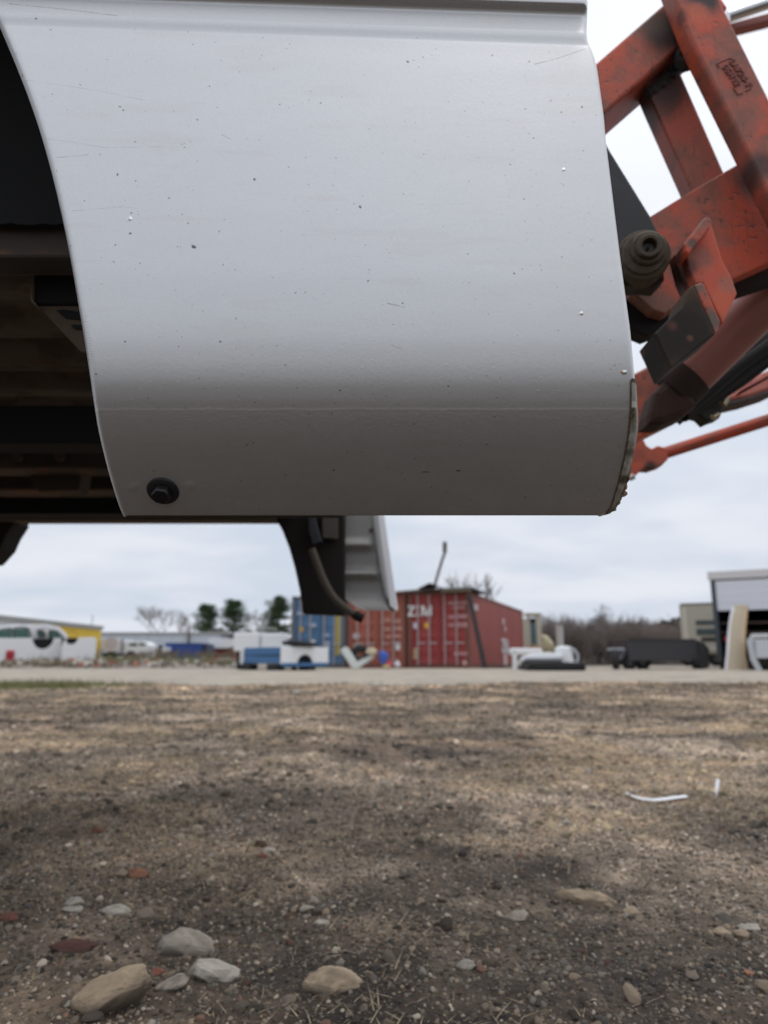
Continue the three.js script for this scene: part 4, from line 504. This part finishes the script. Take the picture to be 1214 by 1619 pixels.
{ // leaning bedside panel, silver bed
  const d = 22.3, P = [[1147, 1060], [1154, 1034], [1160, 1007], [1168, 975], [1177, 957]], Q = [[1183, 1062], [1183, 1036], [1187, 1004], [1194, 975], [1200, 957]], o = thing('body_panel', 'tan curved body panel leaning on end before the box trailer', 'panel', [at(1170, 1060, d).x, 0, -d]);
  const V = (p, k) => { const q = at(p[0], p[1], d); return new THREE.Vector3(q.x - o.position.x, Math.max(.01, q.y), -.18 * k); };
  const g = grid(6, 4, (i, j) => { const p = V(P[j], j), q = V(Q[j], j), r = p.lerp(q, i / 6); r.z += .07 * Math.sin(Math.PI * i / 6); return r; }), bk = grid(6, 4, (i, j) => { const p = V(P[j], j), q = V(Q[j], j), r = p.lerp(q, i / 6); r.z -= .10; return r; }); part('panel_skin', g, weather(.46, .38, .27, 61, .1), o); part('panel_back', bk, M(.2, .17, .12, .8), o); part('white_edge', tube(P.map((p, j) => V(p, j)), .045, 20, 8), M(.66, .66, .66, .5), o); part('orange_edge', tube(Q.map((p, j) => V([p[0] - 2, p[1]], j)), .04, 20, 8), M(.50, .34, .18, .6), o); part('top_edge', rod(V(P[4], 4), V(Q[4], 4), .05, .05, 8), M(.42, .34, .2, .7), o);
  const d2 = 21.5, s = thing('pickup_bed', 'silver pickup bed standing at the right edge before the box trailer', 'pickup bed', [at(1187, 1060, d2).x, 0, -d2], -.5), silver = M(.55, .57, .60, .35, .3), y1 = at(1190, 1003, d2).y, y0 = at(1190, 1042, d2).y;
  part('tailgate', rbox(1.7, y1 - y0 - .16, .08, .03, 1.02, (y0 + y1) / 2 - .06, .0), silver, s); part('top_rail', rbox(1.8, .12, .10, .03, .98, y1 - .05, .0), M(.60, .61, .63, .35, .2), s); part('dark_groove', box(1.7, .05, .06, 1.0, y1 - .14, -.02), darkM, s); part('near_side', extr([[-.05, .9], [.10, y1], [.20, y1], [.12, .75], [.16, .4], [.30, .02], [.14, 0], [0, .35]], 2.0, .02, .03), M(.5, .52, .54, .4, .2), s); part('bed_floor', box(1.7, .06, 2, 1.02, y0 + .05, -1.05), darkM, s); for (const x of [.5, 1.5]) part('stand', box(.14, y0, 1.4, x, y0 / 2, -.9), darkM, s);
}
{ // pile of white body panels on flat black liners
  const d = 20.8, f = thing('bed_liner', 'flat black bed liner lying under the white body panels', 'liner', [at(882, 1061, d).x, 0, -d]); part('tray', [rbox(1.68, .20, 1.2, .08, -.02, .12, -.6), rbox(1.0, .22, .9, .09, -.32, .24, -.5)], M(.010, .010, .011, .7), f); part('rim', tube([[-.85, .22, .02], [-.3, .26, .04], [.3, .24, .04], [.8, .22, .02]].map(p => new THREE.Vector3(...p)), .035, 20, 8), M(.016, .016, .018, .6), f);
  const p1 = thing('body_panel', 'long white body panel lying across the black liner', 'panel', at(858, 1046, 21.6)); part('skin', extr([[-.62, .02], [.55, .10], [.62, .22], [.2, .30], [-.3, .26], [-.65, .14]], .7, .04).rotateX(-.25), white, p1); part('edge', box(1.1, .05, .05, 0, .08, .08), M(.35, .36, .40, .5), p1);
  const p2 = thing('body_panel', 'white panel frame standing upright beside the red container', 'panel', [at(822, 1057, 23.8).x, 0, -23.8], .2); part('post', box(.12, .62, .10, -.18, .31, 0), white, p2); part('skin', rbox(1.1, .22, .3, .06, .25, .60, -.1), white, p2); part('dark_inside', box(.8, .42, .2, .34, .23, -.15), darkM, p2);
  const p3 = thing('fender', 'rounded white fender on end beside the black liner', 'fender', [at(897, 1050, 22).x, .1, -22]); part('skin', new THREE.CylinderGeometry(.26, .30, .56, 28, 1, false).translate(-.05, .30, -.2), white, p3); part('hoop', new THREE.TorusGeometry(.26, .035, 8, 24, Math.PI).rotateZ(-Math.PI / 2).translate(.06, .32, .0), M(.5, .54, .58, .4), p3); part('top_cap', new THREE.SphereGeometry(.26, 20, 8, 0, 6.3, 0, 1.57).scale(1, .3, 1).translate(-.05, .58, -.2), white, p3);
  const k = thing('guard_booth', 'beige frame booth with a dark window beyond the red container', 'booth', [at(844, 1045, 40).x, 0, -40]), X = (p) => at(p, 1000, 40).x - k.position.x, Y = y => at(844, y, 40).y; const bg = M(.52, .48, .38, .7);
  for (const [a, b] of [[833.5, 837.5], [847.5, 855]]) part('post', box(X(b) - X(a), Y(975), .12, (X(a) + X(b)) / 2, Y(975) / 2, 0), bg, k); part('header', box(X(855) - X(833), .12, .14, X(844), Y(974) + .02, 0), bg, k); part('window', box(X(847) - X(838), Y(985) - Y(1018), .05, X(842.5), (Y(985) + Y(1018)) / 2, -.04), M(.10, .16, .18, .2), k); part('blind', box(X(847) - X(838), Y(977) - Y(985), .06, X(842.5), (Y(977) + Y(985)) / 2, -.035), darkM, k); part('lower_panel', box(X(856) - X(832), Y(1022) - Y(1031), .1, X(844), (Y(1022) + Y(1031)) / 2, .05), M(.46, .22, .08, .7), k); part('base', box(X(855) - X(834), Y(1031), .1, X(844), Y(1031) / 2, 0), bg, k); part('side', box(.1, Y(977), 1.2, X(834), Y(977) / 2, -.66), bg, k); part('roof', box(X(857) - X(832), .08, 1.5, X(844), Y(973) + .09, -.6), bg, k);
  single('tan_tarp', 'tan tarp heap beside the beige booth', 'tarp', stone(901, .75, 1.0, .6, .5, 3).translate(at(861, 1030, 41).x, .75, -41), M(.46, .40, .26, .8));
  for (const [px, w, h, l, c] of [[882.5, .16, 990, 'pale square post rising behind the white fender', [.50, .48, .43]], [888, .12, 992, 'thinner pale post close beside the square post', [.60, .60, .58]]]) { const y = at(px, h, 33).y; single('post', l, 'post', [rbox(w, y, w, .02, 0, y / 2, 0), box(w + .05, .06, w + .05, 0, y + .03, 0)].map(g => g.translate(at(px, 1020, 33).x, 0, -33)), M(...c, .7)); }
  const sc = (name, l, cat, g, m) => single(name, l, cat, g, m);
  const e = 26.2; sc('body_panel', 'pale angled body panel tipped in the scrap before the rust brown container', 'panel', extr([[-.55, .62], [-.40, .75], [-.28, .72], [.05, .22], [.62, .48], [.68, .36], [.10, -.02], [-.12, -.02]], .28, .03).translate(at(562, 1057, e).x, .04, -e), M(.66, .70, .67, .5));
  const ty = thing('tyre', 'black tyre leaning in the scrap behind the pale panel', 'tyre', [at(569, 1045, 26.7).x, .1, -26.7]); part('tread', new THREE.TorusGeometry(.25, .13, 12, 28).rotateX(.5).rotateZ(.3).translate(.0, .42, 0), tyreM, ty); part('rim', new THREE.TorusGeometry(.15, .02, 8, 24).rotateX(.5).translate(0, .43, .06), M(.2, .2, .2, .5), ty);
  sc('sack', 'beige sack resting on the end of the pale panel', 'sack', stone(911, .22, .16, .18, .4, 3).translate(at(588, 1040, 26.0).x, .62, -26.0), M(.50, .42, .30, .9)); sc('sack', 'bright blue sack in the scrap heap', 'sack', stone(912, .20, .24, .18, .5, 3).translate(at(607, 1042, 26.1).x, .42, -26.1), M(.06, .13, .48, .6)); sc('sack', 'red rag bundle at the foot of the blue sack', 'rag', stone(913, .15, .11, .14, .6, 3).translate(at(615, 1050, 25.9).x, .18, -25.9), M(.45, .04, .08, .8)); sc('sack', 'tan bundle lying in front of the red rag', 'sack', stone(914, .18, .10, .14, .5, 3).translate(at(612, 1055, 25.6).x, .08, -25.6), M(.42, .30, .15, .8)); sc('jug', 'white round jug at the foot of the rust brown container', 'jug', [new THREE.SphereGeometry(.12, 18, 12).translate(0, .13, 0), new THREE.CylinderGeometry(.03, .04, .08, 10).translate(0, .27, 0)].map(g => g.translate(at(628, 1052, 26.3).x, .02, -26.3)), M(.66, .62, .64, .5));
}

// ------------------------------------------------------------------ buildings at the left
{
  const yel = M(.72, .47, .02, .55), gr = M(.34, .34, .33, .7);
  const A = at(157, 1045, 48), B = at(-140, 1045, 29.4), L = Math.hypot(A.x - B.x, A.z - B.z), turn = -Math.atan2(A.z - B.z, A.x - B.x), o = thing('yellow_building', 'long low building with a bright yellow end and grey roof edge', 'building', [A.x, 0, A.z], turn), H = at(157, 991, 48).y;
  part('yellow_wall', box(9.2, H - .1, .3, -4.6, (H - .1) / 2, -.15), yel, o); part('white_wall', box(L - 9.2, H - .1, .3, -9.2 - (L - 9.2) / 2, (H - .1) / 2, -.155), M(.62, .63, .64, .6), o); part('roof', box(L + .3, .14, 8.4, -L / 2, H - .02, -4.1), gr, o); part('fascia', box(L + .2, .22, .06, -L / 2, H - .1, .04), M(.40, .39, .37, .6), o); part('side_wall', box(.3, H - .1, 7.6, -.15, (H - .1) / 2, -4.1), yel, o); part('back_wall', box(L, H - .1, .3, -L / 2, (H - .1) / 2, -8), gr, o);
  part('sign_band', box(3.2, .22, .02, -3.3, H * .62, .012), M(.46, .32, .05, .6), o); part('mast', rod(new THREE.Vector3(-.4, H, -.5), new THREE.Vector3(-.4, H + .75, -.5), .025, .02, 6), darkM, o); part('vent_pipe', rod(new THREE.Vector3(-10.2, H - .3, .1), new THREE.Vector3(-10.2, H - .9, .1), .12, .12, 8), darkM, o);
  const d = 74, w = thing('warehouse', 'long pale white warehouse with a low flat roof behind the trucks', 'building', [at(252, 1045, d).x, 0, -d]), x0 = at(120, 1020, d).x - w.position.x, x1 = at(348, 1020, d).x - w.position.x, h = at(252, 1002, d).y;
  for (let k = 0; k < 12; k++) part('wall_panel', box((x1 - x0) / 12 - .03, h, .3, lerp(x0, x1, (k + .5) / 12), h / 2, -.15), M(.60, .64, .70, .6), w); part('backing', box(x1 - x0, h - .1, 9, (x0 + x1) / 2, h / 2, -4.9), M(.5, .53, .58, .7), w); part('roof', box(x1 - x0 + .6, .16, 10, (x0 + x1) / 2, h + .08, -4.8), M(.45, .44, .43, .7), w); part('downpipe', rod(new THREE.Vector3(at(299, 1010, d).x - w.position.x, 0, .15), new THREE.Vector3(at(299, 1010, d).x - w.position.x, h + .7, .15), .14, .14, 8), M(.15, .15, .15, .7), w); for (const q of [290, 296, 302]) part('roof_pipe', rod(new THREE.Vector3(at(q, 1000, d).x - w.position.x, h, -1), new THREE.Vector3(at(q, 1000, d).x - w.position.x, h + .5, -1), .06, .06, 6), darkM, w);
  const e = 56, b = thing('dumpster', 'deep blue steel dumpster behind the brush mound', 'dumpster', [at(260, 1045, e).x, 0, -e]), bw = at(319, 1030, e).x - b.position.x, bt = at(290, 1016.5, e).y, blue = M(.022, .065, .26, .5); part('body', box(bw, bt - .1, 2.2, bw / 2, (bt - .1) / 2, -1.1), blue, b); part('rim', box(bw + .06, .10, 2.26, bw / 2, bt - .04, -1.1), M(.04, .08, .22, .5), b); for (let k = 0; k < 7; k++) part('rib', box(.10, bt - .2, .05, bw * (k + .5) / 7, (bt - .1) / 2, .025), blue, b); part('end_plate', box(.35, bt - .15, 2.0, bw + .19, (bt - .1) / 2, -1.2), M(.03, .035, .07, .6), b);
  single('blue_crate', 'small lighter blue crate beside the deep blue dumpster', 'crate', bx(320, 1018, 332, 1040, 60, 1.5, .05), M(.06, .15, .32, .5));
  const g = 78, q = thing('grey_roof_house', 'low house with a slate grey roof under the pines', 'building', [at(345, 1045, g).x, 0, -g]), W = at(372, 1005, g).x - at(320, 1005, g).x, ra = at(345, 1011, g).y, rb = at(345, 1000, g).y; part('roof', extr([[-W / 2, ra], [W / 2, ra], [W / 2 - .3, rb], [-W / 2 + .3, rb]], 5, .03), M(.20, .20, .23, .8), q); part('wall', box(W - .5, ra, 4.5, 0, ra / 2, -2.5), M(.5, .5, .5, .7), q);
  const f = 62, s = thing('red_shed', 'small red shed with a bright white roof left of the camper top', 'shed', [at(348, 1045, f).x, 0, -f]), w2 = at(370, 1020, f).x - at(330, 1020, f).x, t1 = at(348, 1010, f).y, t0 = at(348, 1023, f).y; part('roof', extr([[-w2 / 2, t1], [w2 / 2, t1], [w2 / 2, t0 + .05], [w2 * .3, t0 - .12], [-w2 * .42, t0]], 3, .03, .2), M(.76, .76, .76, .5), s); part('wall', box(w2 - .4, t0 - .1, 2.6, .15, (t0 - .1) / 2, -1.5), M(.20, .03, .025, .7), s); part('skirt', box(w2 * .5, .25, .1, .4, .35, .08), M(.5, .48, .48, .7), s);
}

// ------------------------------------------------------------------ trees, brush and banks
function branchTree(seed, H, spread, stems = 1, lev = 5, thick = .012, wide = .5) {
  const R = rng(seed), tr = [], br = [];
  const grow = (p, dir, len, r, l) => { const q = p.clone().addScaledVector(dir, len); (l === lev ? tr : br).push(rod(p, q, r, r * .72, l >= lev - 1 ? 7 : l > 1 ? 4 : 3)); if (l <= 0) return; const n = l > 2 ? 3 : 4; for (let k = 0; k < n; k++) { const a = R() * 6.28, s = spread * (.5 + .7 * R()), d = dir.clone().addScaledVector(new THREE.Vector3(Math.cos(a), .25 * R(), Math.sin(a)), s).normalize(); d.y += .10; d.normalize(); grow(p.clone().lerp(q, .55 + .45 * R()), d, len * (.62 + .2 * R()), r * .62, l - 1); } };
  for (let k = 0; k < stems; k++) { const a = R() * 6.28, w = stems > 1 ? wide * R() : 0.03; grow(new THREE.Vector3(stems > 1 ? (R() - .5) * .8 : 0, 0, stems > 1 ? (R() - .5) * .8 : 0), new THREE.Vector3(Math.cos(a) * w, 1, Math.sin(a) * w).normalize(), H * .30 * (.8 + .4 * R()), H * thick, lev); }
  return [mergeGeometries(tr.map(flat)), mergeGeometries(br.map(flat))];
}
const bark = M(.10, .085, .075, .9), twig = M(.20, .17, .16, .9);
function bareTree(px, pyTop, d, seed, label, spread = .55, lev = 5, cat = 'tree') { const H = at(px, pyTop, d).y, o = thing('bare_tree', label, cat, [at(px, 1000, d).x, 0, -d]), [t, b] = branchTree(seed, H, spread, 1, lev); b.computeBoundingBox(); const k = H / b.boundingBox.max.y; const T = part('trunk', t.scale(k, k, k), bark, o); part('branches', b.scale(k, k, k), twig, o); return o; }
bareTree(250, 955, 95, 5, 'wide bare tree rising over the pale warehouse roof', .8, 6); bareTree(282, 966, 100, 9, 'thin bare sapling right of the wide bare tree', .5, 4); bareTree(404, 962, 98, 14, 'faint bare tree between the second pine and the third', .6, 4);
bareTree(730, 904, 62, 21, 'bare treetop directly above the front of the red container', .6, 4); bareTree(762, 902, 64, 25, 'bare treetop over the sloping side of the red container', .6, 4);
bareTree(972, 953, 62, 33, 'round crowned bare tree, tallest above the brush', .8, 6); bareTree(880, 968, 58, 41, 'bare tree at the left end of the brush behind the posts', .7); bareTree(925, 975, 60, 47, 'low bare tree in the middle of the brush', .8); bareTree(1030, 976, 66, 53, 'small bare tree above the brush behind the dark grey bed', .7); bareTree(850, 985, 52, 58, 'dark bare tree just right of the beige booth', .7, 4);
function pine(px, pyTop, d, seed, wide, label) {
  const H = at(px, pyTop, d).y, o = thing('pine_tree', label, 'tree', [at(px, 1000, d).x, 0, -d]), R = rng(seed), P = [], C = [], ix = [], limbs = [rod(new THREE.Vector3(), new THREE.Vector3(0, H * .95, 0), H * .022, .02, 8)]; let q = 0; const tmp = new THREE.Vector3();
  for (let k = 0; k < 120; k++) { const t = .04 + .94 * Math.pow(R(), .9), y = H * lerp(.14, .95, t), a = R() * 6.28, len = wide * Math.pow(1 - t * .86, .8) * (.3 + .85 * R() * R() + .15 * R()), e = new THREE.Vector3(Math.cos(a) * len, len * (.05 + .25 * R()) - .1, Math.sin(a) * len), s = new THREE.Vector3(0, y, 0); limbs.push(rod(s, s.clone().add(e), .035, .012, 4));
    const n = 62; for (let m = 0; m < n; m++) { const f = .25 + .8 * R(); tmp.copy(s).addScaledVector(e, f); tmp.x += (R() - .5) * .7; tmp.y += (R() - .5) * .45; tmp.z += (R() - .5) * .7; const z = .10 + .14 * R(), b = R() * 6.28, up = R() * .8; const v = .7 + .6 * R(), br = R() < .12; P.push(tmp.x, tmp.y, tmp.z, tmp.x + Math.cos(b) * z, tmp.y + up * z, tmp.z + Math.sin(b) * z, tmp.x + Math.cos(b + .8) * z * .8, tmp.y + up * z + .08, tmp.z + Math.sin(b + .8) * z * .8); for (let c = 0; c < 3; c++) C.push((br ? .13 : .045) * v, (br ? .11 : .085) * v, (br ? .04 : .035) * v); ix.push(q, q + 1, q + 2); q += 3; } }
  const g = new THREE.BufferGeometry(); g.setAttribute('position', new THREE.Float32BufferAttribute(P, 3)); g.setAttribute('color', new THREE.Float32BufferAttribute(C, 3)); g.setIndex(ix); g.computeVertexNormals(); part('trunk', limbs, bark, o); part('crown', g, new THREE.MeshStandardMaterial({ vertexColors: true, roughness: .9, side: THREE.DoubleSide }), o);
}
pine(325, 952, 84, 61, 4.6, 'yellowish green pine left of the other two pines'); pine(368, 947, 84, 67, 5.2, 'open branched green pine in the middle of the three'); pine(441, 938, 80, 73, 3.8, 'dense dark pine beside the blue container');
{ // brush and far wood, each one mass
  const R = rng(500), dum = new THREE.Object3D(), cc = new THREE.Color();
  const variants = [0, 1, 2].map(k => { const [a, b] = branchTree(600 + k, 2.6, .55, 7, 3, .008, .8); return mergeGeometries([a, b].map(flat)); });
  variants.forEach((g, k) => { const n = 60, im = new THREE.InstancedMesh(g, M(1, 1, 1, .95), n); for (let i = 0; i < n; i++) { const px = lerp(848, 1120, R()), d = 46 + 12 * R(), s = .7 + .7 * R(), p = at(px, 1040, d); dum.position.set(p.x, .8 * sst(47, 56, d), -d); dum.rotation.set(0, R() * 6.28, 0); dum.scale.set(s * 1.1, s, s * 1.1); dum.updateMatrix(); im.setMatrixAt(i, dum.matrix); const v = .7 + .6 * R(); cc.setRGB(.185 * v, .150 * v, .130 * v); im.setColorAt(i, cc); } im.name = numbered('brush'); im.userData = { kind: 'stuff', label: 'tangled bare brown brush growing along the back of the yard', category: 'brush' }; shade(im); scene.add(im); });
  const dirtB = weather(.17, .145, .125, 91, .1), bank = grid(80, 14, (i, j) => { const x = lerp(8, 46, i / 80), t = j / 14; return new THREE.Vector3(x, (2.6 * sst(0, .5, t) * (.75 + .5 * fbm(x * .3, t * 3, 4, 7))) * sst(8, 12, x), -lerp(50, 64, t)); }, (i, j) => [i * .5, j]); setting('bank', bank, dirtB);
  // dark far wood on the ridge
  const lf = []; for (let k = 0; k < 130; k++) lf.push(new THREE.PlaneGeometry(.5 + .4 * R(), .35).rotateX(R() * 6).rotateY(R() * 6).translate((R() - .5) * 3.2, 1 + R() * 4.2 * (1 - .2 * R()), (R() - .5) * 3)); const cl = mergeGeometries([...lf.map(flat), flat(rod(new THREE.Vector3(), new THREE.Vector3(0, 4, 0), .14, .05, 5))]);
  const n = 90, im = new THREE.InstancedMesh(cl, M(1, 1, 1, .95), n); for (let i = 0; i < n; i++) { const px = lerp(1000, 1230, R()), d = 120 + 25 * R(), p = at(px, 1040, d), s = .85 + .5 * R() + .25 * sst(1040, 1090, px); dum.position.set(p.x, .2, -d); dum.rotation.set(0, R() * 6, 0); dum.scale.set(s, s, s); dum.updateMatrix(); im.setMatrixAt(i, dum.matrix); const v = .7 + .6 * R(); cc.setRGB(.052 * v, .055 * v, .045 * v); im.setColorAt(i, cc); } im.name = 'far_wood'; im.userData = { kind: 'stuff', label: 'dark far wood along the ridge beyond the brush', category: 'wood' }; shade(im); scene.add(im);
  // rubble bank beyond the road at the left
  const lb = grid(110, 12, (i, j) => { const x = lerp(-40, -4.5, i / 110), t = j / 12; return new THREE.Vector3(x, .02 + (.34 * fbm(x * .7, t * 2, 4, 19) - .04) * Math.sin(Math.PI * Math.min(1, t * 1.02)) * sst(-4.5, -7, x) + .16 * Math.exp(-Math.pow((x + 8.6) / 1.8, 2)) * Math.sin(Math.PI * t), -lerp(28.5, 38, t)); }, (i, j) => [i * .4, j * .6]); setting('rubble_bank', lb, weather(.25, .21, .165, 95, .15));
  const sg = stone(700, 1, 1, 1, .4, 1), sm = new THREE.InstancedMesh(sg, M(1, 1, 1, .95), 700); for (let i = 0; i < 700; i++) { const x = lerp(-22, -5.5, R()), t = R(), z = -28.6 - 5 * t, r = .05 + .16 * R() * R(); dum.position.set(x, .22 * Math.sin(Math.PI * t * .7) + .05, z); dum.rotation.set(R() * 6, R() * 6, R() * 6); dum.scale.set(r * 1.4, r * .8, r); dum.updateMatrix(); sm.setMatrixAt(i, dum.matrix); const u = R(), v = .6 + .6 * R(); u < .3 ? cc.setRGB(.5 * v, .47 * v, .42 * v) : u < .42 ? cc.setRGB(.34 * v, .12 * v, .08 * v) : cc.setRGB(.22 * v, .18 * v, .14 * v); sm.setColorAt(i, cc); } sm.name = 'rubble'; sm.userData = { kind: 'stuff', label: 'broken stones and bricks heaped along the bank at the left', category: 'rubble' }; shade(sm); scene.add(sm);
  const mb = variants[1], bm = new THREE.InstancedMesh(mb, M(.20, .155, .11, .95), 26); for (let i = 0; i < 26; i++) { const px = i < 20 ? lerp(215, 365, R()) : lerp(60, 215, R()), p = at(px, 1040, 33 + 4 * R()), s = .18 + .16 * R(); dum.position.set(p.x, .25, p.z); dum.rotation.set(0, R() * 6, 0); dum.scale.set(s * 1.8, s, s * 1.8); dum.updateMatrix(); bm.setMatrixAt(i, dum.matrix); } bm.name = 'dead_weeds'; bm.userData = { kind: 'stuff', label: 'dead tan weeds on the mound before the blue dumpster', category: 'weeds' }; shade(bm); scene.add(bm);
}
renderer.render(scene, camera);
